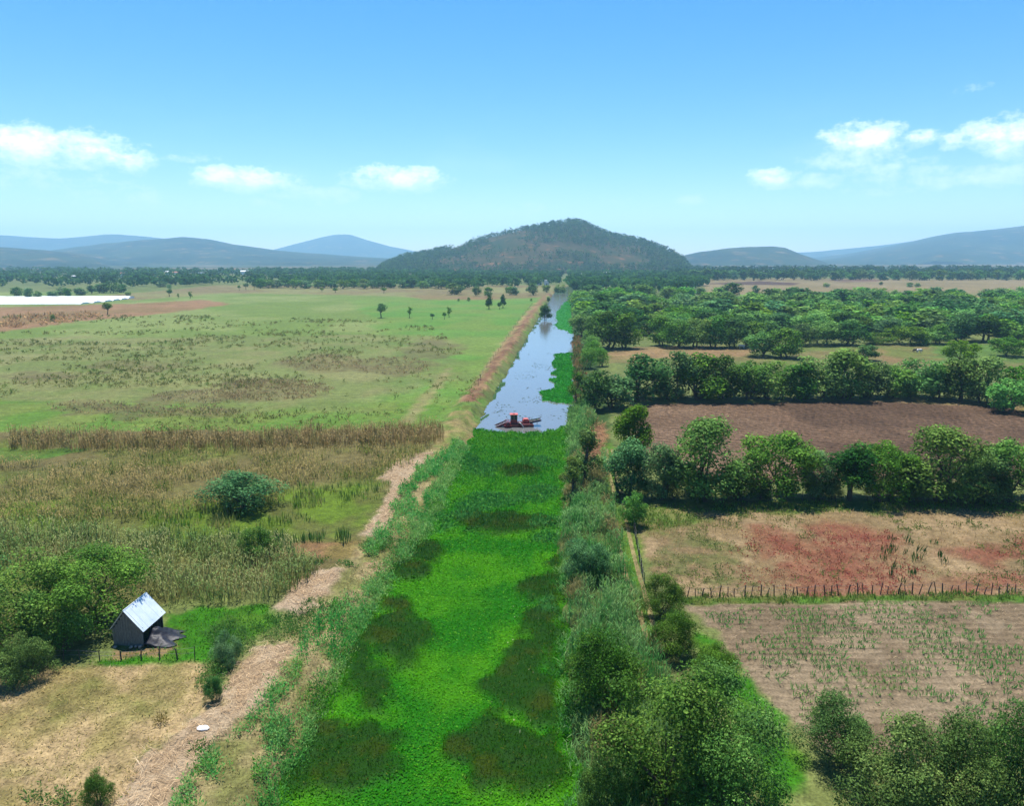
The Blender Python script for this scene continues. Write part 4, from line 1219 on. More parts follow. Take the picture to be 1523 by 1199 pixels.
# left foreground
tree(30, 955, 806, 150, 'round', 'mid', 'broadleaf_tree', 'olive green tree at the left edge behind the shed', 'tree')
tree(138, 936, 806, 138, 'round', 'mid', 'broadleaf_tree', 'bright leafy tree directly left of the shed', 'tree')
tree(88, 962, 858, 86, 'round', 'mid', 'small_tree', 'small tree in front of the two trees by the shed', 'tree')
tree(-60, 960, 815, 130, 'round', 'olive', 'broadleaf_tree', 'tree cut by the left edge of the picture', 'tree')
tree(40, 1010, 938, 92, 'bush', 'olive', 'shrub', 'pale bushy shrub in front of the left trees', 'shrub')
tree(358, 757, 697, 134, 'bush', 'blue', 'shrub', 'big dark blue green bush in the reed marsh', 'shrub')
tree(383, 832, 780, 66, 'bush', 'olive', 'shrub', 'grey green bush at the edge of the tall reed bed', 'shrub')
tree(340, 988, 938, 54, 'bush', 'blue', 'shrub', 'weedy bush at the end of the shed fence', 'shrub')
tree(318, 1046, 1002, 32, 'bush', 'blue', 'shrub', 'small weedy bush on the straw edge below the fence end', 'shrub')
tree(150, 1200, 1138, 48, 'bush', 'olive', 'shrub', 'small shrub at the bottom edge of the hay field', 'shrub')
# lone trees on the pasture
for bx, by, ty, w, kind, hue, lab in [
        (160, 468, 449, 17, 'lone', 'mid', 'lone round tree at the end of the tan grass strip'), (79, 479, 467, 9, 'bush', 'mid', 'little bush in the tan grass strip at far left'),
        (567, 473, 450, 19, 'lone', 'dark', 'largest lone dark tree in the middle of the green pasture'), (609, 473, 456, 9, 'sapling', 'mid', 'thin sapling right of the largest lone pasture tree'),
        (643, 475, 466, 9, 'lone', 'dark', 'smallest lone tree between the sapling and the forked tree'), (661, 475, 464, 8, 'lone', 'mid', 'left half of the small forked pair on the pasture'), (668, 472, 456, 8, 'sapling', 'mid', 'right half of the small forked pair on the pasture'),
        (727, 460, 438, 10, 'tall', 'dark', 'slender dark tree left of the canal pair'), (743, 460, 449, 8, 'lone', 'dark', 'small tree at the foot of the slender pasture tree'), (748, 458, 437, 8, 'tall', 'dark', 'slender dark tree nearest the earth bank'),
        (697, 448, 441, 6, 'bush', 'mid', 'little bush on the dry grass behind the pasture'), (682, 448, 443, 4, 'bush', 'mid', 'tiniest bush left of the little bush on dry grass'), (790, 448, 443, 4, 'bush', 'mid', 'tiny bush close to the end of the earth bank'),
        (571, 436, 427, 10, 'lone', 'mid', 'round tree on dry grass beyond the largest pasture tree'), (677, 438, 420, 24, 'round', 'dark', 'broad dark tree in front of the wood left of the canal'), (709, 440, 424, 12, 'round', 'dark', 'upright dark tree right of the broad one'),
        (726, 441, 427, 13, 'round', 'mid', 'round tree directly behind the slender pasture tree'), (758, 439, 424, 12, 'round', 'mid', 'left tree of the pair before the white houses'), (766, 439, 425, 11, 'round', 'blue', 'right tree of the pair before the white houses'),
        (792, 439, 421, 16, 'round', 'dark', 'dark tree just below the white houses'), (812, 435, 422, 11, 'round', 'mid', 'tree right of the white houses by the earth bank'), (833, 434, 419, 15, 'round', 'mid', 'tree at the far end of the canal'),
        (479, 434, 428, 7, 'lone', 'mid', 'small dark tree on dry grass left of the middle'), (499, 435, 428, 10, 'lone', 'mid', 'low round tree next to the small dark one on dry grass'),
        (252, 441, 429, 11, 'lone', 'dark', 'round dark tree at the end of the white tunnels'), (283, 444, 433, 7, 'sapling', 'mid', 'small upright tree right of the tunnels'), (265, 444, 436, 4, 'sapling', 'mid', 'thinnest sapling right of the tunnels'),
        (240, 427, 418, 13, 'round', 'dark', 'wide dark tree above the end of the tunnels'), (253, 423, 413, 10, 'round', 'dark', 'upright tree behind the wide dark tree'), (252, 429, 423, 7, 'round', 'mid', 'little tree below the upright one'),
        (272, 423, 412, 12, 'round', 'dark', 'dark tree in the line behind the dry grass'), (288, 423, 412, 9, 'round', 'dark', 'narrow tree ending the line behind the dry grass'),
        (356, 432, 424, 6, 'lone', 'mid', 'tiny tree at the left of three in the far grass'), (366, 431, 421, 10, 'lone', 'dark', 'middle tree of three in the far grass'), (378, 431, 420, 9, 'lone', 'dark', 'right tree of three in the far grass')]:
    tree(bx, by, ty, w, kind, hue, 'pasture_tree' if kind != 'bush' else 'pasture_bush', lab, 'tree' if kind != 'bush' else 'bush', lodl='m' if bx in (567, 160) else 'f')
tree(811, 474, 446, 17, 'tall', 'dark', 'canal_tree', 'dark tree leaning over the far water from the left bank', 'tree', lodl='m')
tree(816, 450, 438, 7, 'lone', 'dark', 'canal_tree', 'small tree just behind the dark tree at the water', 'tree', lodl='f')
row([(26, 442, 427, 15, 'round', 'dark'), (43, 443, 427, 12, 'tall', 'dark'), (57, 443, 432, 10, 'round', 'dark'), (80, 442, 432, 14, 'round', 'blue'), (92, 439, 426, 14, 'round', 'blue'), (101, 441, 428, 11, 'tall', 'mid'),
     (120, 439, 427, 17, 'round', 'blue'), (137, 437, 424, 13, 'tall', 'dark'), (152, 436, 420, 16, 'round', 'blue'), (166, 436, 417, 20, 'round', 'dark'), (180, 435, 421, 15, 'round', 'blue'), (191, 441, 433, 7, 'round', 'mid')],
    'the line behind the white tunnels', lodl='f')
row([(385 + i * 14.2 + g.uniform(-3, 3), 429 + g.uniform(-1.2, .5), 415 + g.uniform(-1.5, 2), g.uniform(15, 20), 'round', g.choice(['mid', 'dark', 'blue'])) for i in range(20)], 'the front edge of the wood beyond the dry grass', lodl='f')
for bx, by, ty, w, lab in [(1070, 434, 426, 6, 'little tree at the left of the far tan fields'), (1080, 435, 427, 6, 'second little tree on the far tan fields'), (1093, 437, 429, 9, 'low tree third on the far tan fields'),
                           (1124, 437, 424, 10, 'upright dark tree on the far tan fields'), (1151, 438, 431, 12, 'low wide tree at the near side of the tan fields'), (1229, 427, 420, 9, 'small tree in the middle of the tan fields'),
                           (1283, 441, 428, 17, 'round dark tree at the near edge of the tan fields'), (1258, 446, 430, 24, 'broad tree at the corner of the tan fields'), (1332, 442, 430, 16, 'round tree right of the tan field corner'),
                           (1350, 443, 432, 18, 'wide tree beside the round one at the tan fields'), (1353, 427, 420, 9, 'left of a tree pair far on the tan fields'), (1364, 427, 420, 8, 'right of a tree pair far on the tan fields'),
                           (1408, 449, 433, 26, 'broad tree at the right end of the tan fields'), (1310, 424, 419, 5, 'tiny tree far out on the tan fields'), (1518, 441, 428, 14, 'tree at the right edge above the wood')]:
    tree(bx, by, ty, w, 'round', g.choice(['mid', 'dark']), 'field_tree', lab, 'tree', lodl='f')
row([(1020 + i * 14.5 + g.uniform(-4, 4), 416.5 + g.uniform(-1, .6), 401 + g.uniform(-2, 3), g.uniform(14, 20), g.choice(['round', 'tall']), g.choice(['dark', 'dark', 'blue', 'mid'])) for i in range(38)],
    'the dark tree line behind the tan fields', lodl='f')

# ------------------------------------------------------------------ far woods, hills and mountains
def far_trees(H_, x, y, z, h, wid, cols, k=36, seed=0, pine=False):
    """many small far trees in one mesh: k leaf clumps each"""
    g = np.random.default_rng(seed); n = len(x)
    d = g.normal(size=(n * k, 3)); d[:, 2] += .35; d /= np.linalg.norm(d, axis=1)[:, None]
    rr = .62 + .5 * g.random(n * k)
    hh, ww = np.repeat(h, k), np.repeat(wid, k)
    if pine:
        tz = g.random(n * k) ** 1.3
        prof = (1 - tz) * .9 + .12
        px_ = d[:, 0] * ww * .5 * prof; py_ = d[:, 1] * ww * .5 * prof; pz_ = hh * (.18 + .82 * tz)
    else:
        px_ = d[:, 0] * ww * .5 * rr; py_ = d[:, 1] * ww * .5 * rr; pz_ = hh * (.58 + .40 * d[:, 2] * rr)
    pos = np.stack((np.repeat(x, k) + px_, np.repeat(y, k) + py_, np.repeat(z, k) + np.maximum(pz_, .15)), 1)
    nrm = d + g.normal(0, .5, (n * k, 3)); nrm[:, 2] += .3
    ax = np.cross(nrm, g.normal(size=(n * k, 3))); ax /= np.linalg.norm(ax, axis=1)[:, None]
    sd = np.cross(nrm, ax); sd /= np.linalg.norm(sd, axis=1)[:, None]
    s = ww * g.uniform(.16, .30, n * k)
    V, Qf = kites(pos - ax * s[:, None] * .7, ax * s[:, None] * 1.5, sd * s[:, None] * .55)
    t = np.clip(np.repeat(g.random(n), k) * .7 + g.random(n * k) * .3, 0, 1)
    H_.add(V, Qf, np.repeat(pal(cols, t) * g.uniform(.8, 1.2, (n * k, 1)), 4, 0))

FWC = ((28, 62, 30), (46, 88, 38), (76, 116, 52))
def wood(poly, n, h, label, k=34, seed=0, cols=FWC, thr=0.0):
    P = gpoly(poly); lo, hi = P.min(0), P.max(0)
    m = n * 6
    x = rng.uniform(lo[0], hi[0], m); y = rng.uniform(lo[1], hi[1], m)
    ok = (poly_sd(P, x, y) > 0) & (fbm(x * .012, y * .012, seed + 300, 3) > thr) & (canal_d(x, y) > 4)
    x, y = x[ok][:n], y[ok][:n]
    hh = h * rng.uniform(.7, 1.25, len(x))
    Hq = Heap(); far_trees(Hq, x, y, np.zeros(len(x)), hh, hh * rng.uniform(.8, 1.3, len(x)), cols, k, seed)
    return Hq.build('far_wood', M_GRASS, label, 'wood')
wood([(380, 428), (560, 427), (700, 431), (780, 429), (835, 424), (835, 410), (700, 404), (380, 402)], 1500, 9, 'far wood between dry grass and the wooded hill', 34, 1, thr=.36)
wood([(845, 440), (1030, 436), (1060, 420), (1030, 408), (845, 408)], 620, 9, 'far wood right of the canal below the wooded hill', 34, 2, thr=.36)
wood([(1000, 416), (2100, 417), (2100, 403), (1000, 402)], 1500, 12, 'dark wood behind the tan fields on the right', 26, 3, ((20, 48, 28), (38, 70, 36), (58, 92, 46)), thr=.2)
wood([(-700, 424), (380, 424), (380, 404), (-700, 402)], 1700, 10, 'scattered far wood and village trees on the left', 26, 4, thr=.44)
wood([(-700, 434), (240, 428), (380, 424), (380, 420), (-700, 421)], 260, 9, 'dark tree belt behind the white tunnels', 34, 5, thr=.3)

def hill_mat(name, a, b, c, s):
    m, t = new_mat(name)
    n1_ = noise_node(t, s, 6, .62); n2_ = noise_node(t, s * 5, 5, .6)
    mx = N(t, 'ShaderNodeMix', data_type='RGBA'); mx.inputs['A'].default_value = (*lin(*a), 1); mx.inputs['B'].default_value = (*lin(*b), 1)
    t.links.new(ramp(t, n1_, .38, .62), mx.inputs['Factor'])
    m2 = N(t, 'ShaderNodeMix', data_type='RGBA'); m2.inputs['B'].default_value = (*lin(*c), 1)
    t.links.new(mx.outputs['Result'], m2.inputs['A']); t.links.new(ramp(t, n2_, .56, .68), m2.inputs['Factor'])
    p = N(t, 'ShaderNodeBsdfPrincipled'); p.inputs['Roughness'].default_value = 1; p.inputs['Specular IOR Level'].default_value = .05
    t.links.new(m2.outputs['Result'], p.inputs['Base Color'])
    o = N(t, 'ShaderNodeOutputMaterial'); t.links.new(p.outputs[0], o.inputs[0])
    return m

def ridge(name, sil, dist, fwd, back, mat, label, rough=.06, nx=260, ny=44, seed=0, front_pow=1.0):
    """hill whose crest, at the given distance, has the silhouette of the photograph"""
    sil = np.array(sil, float)
    hs, xs_ = [], []
    for px_, py_ in sil:
        d = px_dir(px_, py_); t_ = dist / d.y
        xs_.append(d.x * t_); hs.append(max(CAM_H + d.z * t_, 0))
    xs_, hs = np.array(xs_), np.array(hs)
    x = np.linspace(xs_[0], xs_[-1], nx)
    # smooth the silhouette
    prof = np.interp(x, xs_, hs); ker = np.hanning(9); ker /= ker.sum()
    prof = np.convolve(np.pad(prof, 4, 'edge'), ker, 'valid')
    prof *= sstep(0, .03, (x - x[0]) / (x[-1] - x[0])) * sstep(0, .03, (x[-1] - x) / (x[-1] - x[0]))
    tt = np.linspace(-1, 1, ny)
    V = []
    hmax = hs.max()
    for t_ in tt:
        yv = dist + (t_ * fwd if t_ < 0 else t_ * back)
        cross = (1 - abs(t_)) ** front_pow
        cross = cross * cross * (3 - 2 * cross) * .55 + cross * .45
        sc_ = yv / dist if t_ < 0 else 1
        z = prof * cross
        nz = (fbm(x * 5.0 / (hmax * 6), np.full(nx, yv * 5.0 / (hmax * 6)), seed + 400, 5) - .5)
        z = z + nz * rough * 4 * np.minimum(prof, hmax * .6) * (1 - cross * .75)
        xc = x.mean()
        V.append(np.stack(((x - xc * (t_ < 0)) * min(1, .12 + .88 * sc_) + xc * (t_ < 0) * sc_, np.full(nx, yv), np.maximum(z, 0) - .4 - (2.0 if abs(t_) == 1 else 0)), 1))
    V = np.concatenate(V)
    ii, jj = np.meshgrid(np.arange(ny - 1), np.arange(nx - 1), indexing='ij')
    q = np.stack((ii * nx + jj, ii * nx + jj + 1, (ii + 1) * nx + jj + 1, (ii + 1) * nx + jj), -1).reshape(-1, 4)
    o = link(name, mesh_np(name, V, q, smooth=True), mat)
    tag(o, label, 'hill' if 'hill' in name else 'mountain', kind='structure')
    return V.reshape(ny, nx, 3)

HM = hill_mat('wooded_hill', (66, 84, 40), (112, 96, 62), (166, 124, 88), .008)
MM = hill_mat('far_mountain', (34, 58, 34), (76, 90, 52), (164, 138, 100), .0022)
hv = ridge('wooded_hill', [(560, 404), (572, 394), (600, 383), (640, 376), (680, 367), (705, 358), (740, 350), (770, 343), (800, 338), (825, 333), (850, 329), (868, 332), (885, 341), (905, 349), (930, 355), (955, 360), (980, 368), (1000, 374), (1014, 384), (1024, 396), (1030, 404)],
           2000, 520, 700, HM, 'dark wooded hill at the end of the canal', .05, 300, 60, 1, .8)
# trees on the hill
gi = np.random.default_rng(3)
ny_, nx_ = hv.shape[:2]
m = 9000
a, b_ = gi.uniform(0, ny_ * .56, m), gi.uniform(0, nx_ - 1.01, m)
ia, ib = a.astype(int), b_.astype(int)
fa, fb = (a - ia)[:, None], (b_ - ib)[:, None]
pos = (hv[ia, ib] * (1 - fa) + hv[ia + 1, ib] * fa) * (1 - fb) + (hv[ia, ib + 1] * (1 - fa) + hv[ia + 1, ib + 1] * fa) * fb
dens = fbm(pos[:, 0] * .008, pos[:, 2] * .03 + pos[:, 1] * .004, 500, 4)
ok = (pos[:, 2] > 1) & ((dens + gi.normal(0, .07, m)) > .44)
pos = pos[ok]; n = len(pos)
hh = gi.uniform(6, 15, n)
H_ = Heap(); far_trees(H_, pos[:, 0], pos[:, 1], pos[:, 2] - .5, hh, hh * gi.uniform(.5, .8, n), ((24, 52, 22), (46, 78, 30), (80, 108, 44)), 15, 9)
H_.build('hillside_trees', M_GRASS, 'mass of pines and scrub covering the wooded hill', 'wood')
# single trees that stand out on its skyline
for i, (px_, py_, hpx) in enumerate([(846, 332, 8), (858, 332, 7), (872, 336, 8), (886, 344, 9), (898, 350, 11), (902, 352, 9), (912, 353, 10), (918, 355, 9), (926, 356, 8), (934, 358, 8), (941, 360, 9), (950, 361, 7), (960, 364, 9), (700, 362, 8), (712, 358, 6), (640, 378, 5), (655, 375, 6), (668, 373, 6)]):
    d = px_dir(px_, py_); t_ = 2000 / d.y
    hgt = hpx * 1.25 * 2000 / F
    tree_at(d.x * t_, 1995, hgt, hgt * .62, 'tall', 'dark', 'skyline_tree', f'{ordn(i)} tree standing out on the skyline of the wooded hill', 'tree', 'skyline trees of the hill', 'f', CAM_H + d.z * t_ - hgt * .35)
ridge('low_hill', [(-500, 372), (-250, 366), (-60, 365), (0, 367), (50, 371), (90, 375), (130, 381), (160, 392)], 3400, 900, 1200, MM, 'low dark hill at the left edge', .120, 160, 30, 2)
ridge('mountain', [(20, 388), (60, 374), (120, 366), (180, 360), (230, 355), (275, 352), (310, 355), (345, 363), (400, 371), (450, 375), (500, 379), (560, 383), (640, 388)], 4700, 1500, 1500, MM, 'long blue hill on the left behind the village', .120, 260, 36, 3)
ridge('mountain', [(-600, 352), (-200, 350), (0, 349), (40, 352), (90, 355), (135, 350), (165, 347), (200, 350), (240, 354), (330, 364), (460, 377), (520, 386)], 7400, 1500, 1500, MM, 'faint far ridge on the left horizon', .096, 220, 26, 4)
ridge('volcano', [(360, 384), (415, 369), (450, 360), (480, 352), (500, 348), (520, 348), (545, 356), (580, 366), (620, 374), (680, 381), (760, 386)], 8700, 1500, 1200, MM, 'pale blue cone mountain left of the wooded hill', .072, 200, 26, 5)
ridge('low_hill', [(985, 390), (1010, 382), (1045, 374), (1080, 369), (1110, 367), (1150, 366), (1168, 368), (1190, 377), (1210, 384), (1235, 392)], 3700, 700, 900, MM, 'small wooded hill right of the main hill', .120, 180, 30, 6)
ridge('mountain', [(1190, 390), (1250, 383), (1300, 374), (1350, 363), (1390, 353), (1420, 346), (1450, 344), (1480, 341), (1523, 336), (1600, 326), (1750, 318), (2000, 330), (2400, 360), (2600, 386)], 5600, 1900, 1800, MM, 'large blue mountain rising at the right edge', .108, 300, 40, 7)
ridge('mountain', [(1000, 386), (1060, 373), (1090, 371), (1140, 375), (1200, 375), (1260, 370), (1320, 364), (1370, 357), (1420, 352), (1560, 346), (1800, 352), (2100, 380)], 8200, 1500, 1500, MM, 'faint far ridge behind the large right mountain', .096, 220, 26, 8)
HAZE_TOP = 450.0
# ------------------------------------------------------------------ the wooden shed
M_TIN = plain_mat('tin_roof', (.66, .71, .76), .4, .1, var=.06, vscale=1.1, spec=.4, col2=(.50, .58, .66))
M_STAIN = plain_mat('dark_inside', (.03, .028, .026), .95)
M_TARP = plain_mat('black_tarp', (.012, .013, .02), .5, var=.4, vscale=4, bump=.4, spec=.25)
A = R(4.4)
sx_ = Vector((math.cos(A), -math.sin(A), 0))  # across the gable, towards the low eave
sy_ = Vector((math.sin(A), math.cos(A), 0))   # along the ridge, away
RUN, DROP, LEN, EAVE = 1.34, 1.55, 2.95, 1.52
LEFT = 1.15
org = Vector((-30.3, 53.55, 0))               # ground below the near end of the ridge
Mx = Matrix(((sx_.x, sy_.x, 0, 0), (sx_.y, sy_.y, 0, 0), (0, 0, 1, 0), (0, 0, 0, 1)))
shed = thing('shed', 'small weathered plank shed with a shiny white tin roof', 'shed', (org.x, org.y, -.05), -A)
def roof_z(u): return EAVE + DROP - (u / RUN * DROP if u > 0 else -u * 1.3)
u = -LEFT; k_ = 0
while u < RUN - .05:                           # gable planks, near end
    w = random.uniform(.19, .27); w = min(w, RUN - .02 - u)
    top = min(roof_z(u + .02), roof_z(u + w - .02)) - .05 - random.uniform(0, .05)
    o = MB().box((u + .008, random.uniform(-.02, .012), 0), (u + w - .008, .045, top)).build('plank', M_WOODP, shed)
    u += w; k_ += 1
v = .06
while v < LEN - .1:                            # left side wall
    w = min(random.uniform(.2, .28), LEN - v)
    MB().box((-LEFT - .03, v + .01, 0), (-LEFT + .015, v + w - .01, roof_z(-LEFT) - .04 - random.uniform(0, .05))).build('plank', M_WOODP, shed)
    v += w
u = -LEFT
while u < RUN - .05:                           # far gable
    w = min(random.uniform(.2, .28), RUN - u)
    MB().box((u + .01, LEN - .05, 0), (u + w - .01, LEN, min(roof_z(u), roof_z(u + w)) - .05)).build('plank', M_WOODP, shed)
    u += w
for pu, pv in ((RUN - .08, .1), (RUN - .08, LEN / 2), (RUN - .08, LEN - .1), (-LEFT + .08, .12), (-LEFT + .08, LEN - .12)):
    MB().tube([(pu, pv, -.1), (pu + .02, pv, roof_z(pu) - .05)], .05, 6).build('post', M_POST, shed)
for pv in (.1, LEN / 2, LEN - .1):
    MB().tube([(0, pv, roof_z(0) - .06), (RUN + .08, pv, roof_z(RUN + .08) - .07)], .035, 5).build('rafter', M_POST, shed)
def sheet(v0, v1, u0, u1, lift=0.0):
    """one corrugated sheet running down the slope"""
    mb = MB(); n = 25; V = []; Fq = []
    for i in range(n):
        vv = v0 + (v1 - v0) * i / (n - 1)
        rip = .022 * math.sin(i * math.pi / 2) + lift
        for uu in (u0, (u0 + u1) / 2, u1):
            V.append((uu, vv, roof_z(uu) + rip + (-.01 if uu == (u0 + u1) / 2 else 0)))
    for i in range(n - 1):
        for j in range(2):
            Fq.append((i * 3 + j, i * 3 + j + 1, (i + 1) * 3 + j + 1, (i + 1) * 3 + j))
    V2 = V + [(a_, b2, c_ - .006) for a_, b2, c_ in V]; m = len(V)
    Fq += [tuple(m + q_ for q_ in reversed(f_)) for f_ in Fq]
    return mb.add(V2, Fq)
for i in range(4):
    v0 = -.16 + i * (LEN + .3) / 4
    sheet(v0, v0 + (LEN + .3) / 4 + .05, .0, RUN + .16, .006 * (i % 2)).build('roof_sheet', M_TIN, shed)
for i in range(4):
    v0 = -.16 + i * (LEN + .3) / 4
    sheet(v0, v0 + (LEN + .3) / 4 + .05, -LEFT - .12, -.012, .006 * (i % 2)).build('roof_sheet', M_TIN, shed)
MB().tube([(0, -.16, roof_z(0) + .015), (0, LEN + .14, roof_z(0) + .015)], .03, 6).build('ridge_cap', M_TIN, shed)

# black tarp over a heap beside the shed
n = 26
gu, gv = np.meshgrid(np.linspace(0, 2.3, n), np.linspace(-.1, 2.6, n))
hz = .95 * np.exp(-((gu - .3) / 1.05) ** 2 - ((gv - 1.2) / 1.1) ** 2) * (.75 + .5 * fbm(gu * 1.3, gv * 1.3, 77, 2))
fold = (fbm(gu * 1.6 + 3, gv * 1.6, 601, 4) - .5) * .75 * (hz + .15)
rad_ = 1 + .18 * np.sin(gv * 5) * (gu / 2.3)
TV = np.stack((RUN + .02 + gu * rad_ * (1 - .10 * np.abs(gv - 1.2)), gv, np.maximum(hz + fold + .03, .02)), -1).reshape(-1, 3)
TW = TV @ np.array([[sx_.x, sx_.y, 0], [sy_.x, sy_.y, 0], [0, 0, 1]]) + np.array([org.x, org.y, 0])
ii, jj = np.meshgrid(np.arange(n - 1), np.arange(n - 1), indexing='ij')
q = np.stack((ii * n + jj, ii * n + jj + 1, (ii + 1) * n + jj + 1, (ii + 1) * n + jj), -1).reshape(-1, 4)
TW[:, 2] += h_at(TW[:, 0], TW[:, 1]) * .6
tp = link('tarp', mesh_np('tarp', TW - np.array([org.x, org.y, 0]), q, smooth=True), M_TARP, None, (org.x, org.y, .02))
sm = tp.modifiers.new('thick', 'SOLIDIFY'); sm.thickness = .015
tag(tp, 'crumpled black plastic tarp over a heap beside the shed', 'tarp')

def rock(name, loc, s, mat, label, cat, group=None, seed=0, sq=(1, 1, .7)):
    g = random.Random(seed)
    mb = MB(); rows = 5; seg = 8; V = []
    for i in range(rows + 1):
        th = math.pi * i / rows
        for k in range(seg):
            ph = 2 * math.pi * k / seg
            r = s * g.uniform(.8, 1.15)
            V.append((r * math.sin(th) * math.cos(ph) * sq[0], r * math.sin(th) * math.sin(ph) * sq[1], r * math.cos(th) * sq[2]))
    Fq = [(i * seg + k, (i + 1) * seg + k, (i + 1) * seg + (k + 1) % seg, i * seg + (k + 1) % seg) for i in range(rows) for k in range(seg)]
    o = mb.add(V, Fq).build(name, mat); o.location = loc
    return tag(o, label, cat, group)
M_ROCK = plain_mat('pale_stone', (.34, .24, .2), .9, var=.3, vscale=6, bump=.5)
M_SACK = plain_mat('white_sack', (.66, .66, .66), .8, var=.12, vscale=5, bump=.4)
for i, (px_, py_, s_, lab) in enumerate([(196, 963, .16, 'grey stone left of the pair at the foot of the shed wall'), (203, 962, .13, 'small pinkish stone between two others at the shed wall'), (209, 962, .18, 'largest pinkish stone at the shed corner'), (172, 963, .17, 'stone at the dark left foot of the shed')]):
    x, y = ground(px_, py_); rock('stone', (x, y - .1, .06), s_, M_ROCK, lab, 'stone', None, i)
x, y = ground(303, 1088)
rock('plastic_sack', (x, y, .2), .36, M_SACK, 'white plastic sack dropped on the straw bank', 'sack', None, 9, (1.3, .8, .45))

# ------------------------------------------------------------------ fences
def fence(pts, n, h, label, lean=.06, wires=2, thin=1.0, jit=.25, step=None):
    P = gpoly(pts); seg = np.linalg.norm(np.diff(P, axis=0), axis=1); cum = np.concatenate(([0], np.cumsum(seg)))
    o0 = P[0]
    root = thing('fence', label, 'fence', (o0[0], o0[1], 0))
    tops = []
    for i in range(n):
        s = cum[-1] * (i + random.uniform(-jit, jit) * (0 < i < n - 1)) / (n - 1)
        x = np.interp(s, cum, P[:, 0]); y = np.interp(s, cum, P[:, 1]); z = float(h_at(x, y)[0])
        hh = h * random.uniform(.72, 1.2); r = .042 * thin * random.uniform(.8, 1.4)
        dx, dy = random.gauss(0, lean) * hh, random.gauss(0, lean) * hh
        b_ = Vector((x - o0[0], y - o0[1], z))
        kx = Vector((random.uniform(-.04, .04), random.uniform(-.04, .04), 0))
        MB().tube([b_ - Vector((0, 0, .25)), b_ + Vector((dx * .5, dy * .5, hh * .5)) + kx, b_ + Vector((dx, dy, hh))], [r * 1.1, r, r * .8], 6).build('post', M_POST, root)
        tops.append((b_, Vector((dx, dy, hh))))
    for w in range(wires):
        f = .88 - .38 * w
        pts_ = [b_ + t_ * f for b_, t_ in tops]
        MB().tube(pts_, .012, 4).build('wire', M_WIRE, root)
    return root
fence([(1022, 888), (1200, 886), (1400, 884), (1560, 884)], 46, 1.0, 'long leaning wooden post fence below the red weed field', .13)
fence([(0, 1000), (62, 986), (150, 984), (185, 982), (215, 981), (236, 980), (262, 981), (290, 981)], 11, .95, 'short post and wire fence in front of the shed', .06)
fence([(941, 783), (948, 815), (954, 850), (958, 870)], 12, 1.15, 'dark close set fence along the right of the track', .05, 3)
fence([(792, 452), (774, 474), (752, 506), (732, 538), (718, 562), (712, 580)], 34, 1.3, 'wire fence between pasture and the brown earth bank', .05)
fence([(1130, 745), (1250, 746), (1400, 747), (1540, 748)], 22, 1.1, 'half hidden fence under the row beside red weeds', .08)

# ------------------------------------------------------------------ weed harvester boat
M_RED = plain_mat('red_paint', (.30, .02, .022), .5, var=.4, vscale=3, spec=.5)
M_DRED = plain_mat('dark_red_steel', (.10, .012, .016), .6, var=.4, vscale=4)
M_PINK = plain_mat('pinkish_red_paint', (.42, .09, .075), .5, var=.2)  # lighter, pinker red for the roofs, hood, window bar and rails
M_DARKS = plain_mat('dark_steel', (.035, .03, .045), .55, var=.4, vscale=4)
M_GLASS = plain_mat('cabin_glass', (.04, .045, .06), .08, var=.1, spec=.8)
M_GREY = plain_mat('grey_steel', (.30, .28, .27), .5, .3, var=.2)
bx_, by_ = ground(770, 633.5, WATER_Z)
boat = thing('weed_harvester_boat', 'red weed harvesting boat with a cabin at the edge of the plants', 'boat', (bx_, by_, WATER_Z), R(4))
for sgn, nm in ((-1, 'near'), (1, 'far')):
    MB().prism([(-2.7, .05), (-2.4, -.18), (2.6, -.18), (2.9, .05), (2.9, .42), (-2.7, .42)], sgn * 1.0 - .32, sgn * 1.0 + .32, 'y').build('pontoon', M_DRED, boat, .03)
MB().box((-2.55, -1.25, .43), (2.7, 1.25, .55)).build('deck', M_DRED, boat, .02)
cab = MB().box((-1.35, -.62, .56), (-.1, .62, 1.3)).build('cabin', M_RED, boat, .03)
for cx_ in (-1.32, -.18):
    for cy_ in (-.58, .5):
        MB().box((cx_, cy_, 1.3), (cx_ + .08, cy_ + .08, 2.2)).build('cabin_post', M_RED, cab)
MB().box((-1.22, -.60, 1.31), (-.2, -.575, 2.17)).build('window', M_GLASS, cab)
MB().box((-1.22, .575, 1.31), (-.2, .60, 2.17)).build('window', M_GLASS, cab)
MB().box((-1.30, -.49, 1.31), (-1.27, .49, 2.17)).build('window', M_GLASS, cab)
MB().box((-.17, -.49, 1.31), (-.14, .49, 2.17)).build('window', M_GLASS, cab)
MB().box((-.78, -.625, 1.31), (-.68, -.602, 2.17)).build('window_bar', M_PINK, cab)
MB().box((-1.5, -.78, 2.21), (.05, .78, 2.31), None, .96).build('cabin_roof', M_PINK, cab, .02)
MB().box((-.95, -.25, 2.32), (-.5, .25, 2.44), None, .8).build('roof_hatch', M_PINK, cab)
eng = MB().prism([(.95, .56), (2.1, .56), (2.1, 1.15), (1.85, 1.32), (1.15, 1.32), (.95, 1.1)], -.5, .5, 'y').build('engine_housing', M_RED, boat, .03)
MB().box((1.1, -.55, 1.33), (1.9, .55, 1.40), None, .9).build('hood', M_PINK, eng, .02)
MB().tube([(.9, .3, .56), (.9, .3, 1.6)], .04, 6).build('exhaust_pipe', M_DARKS, eng)
MB().tube([(2.2, .3, .56), (2.2, .3, 1.5)], .035, 6).build('exhaust_pipe', M_DARKS, eng)
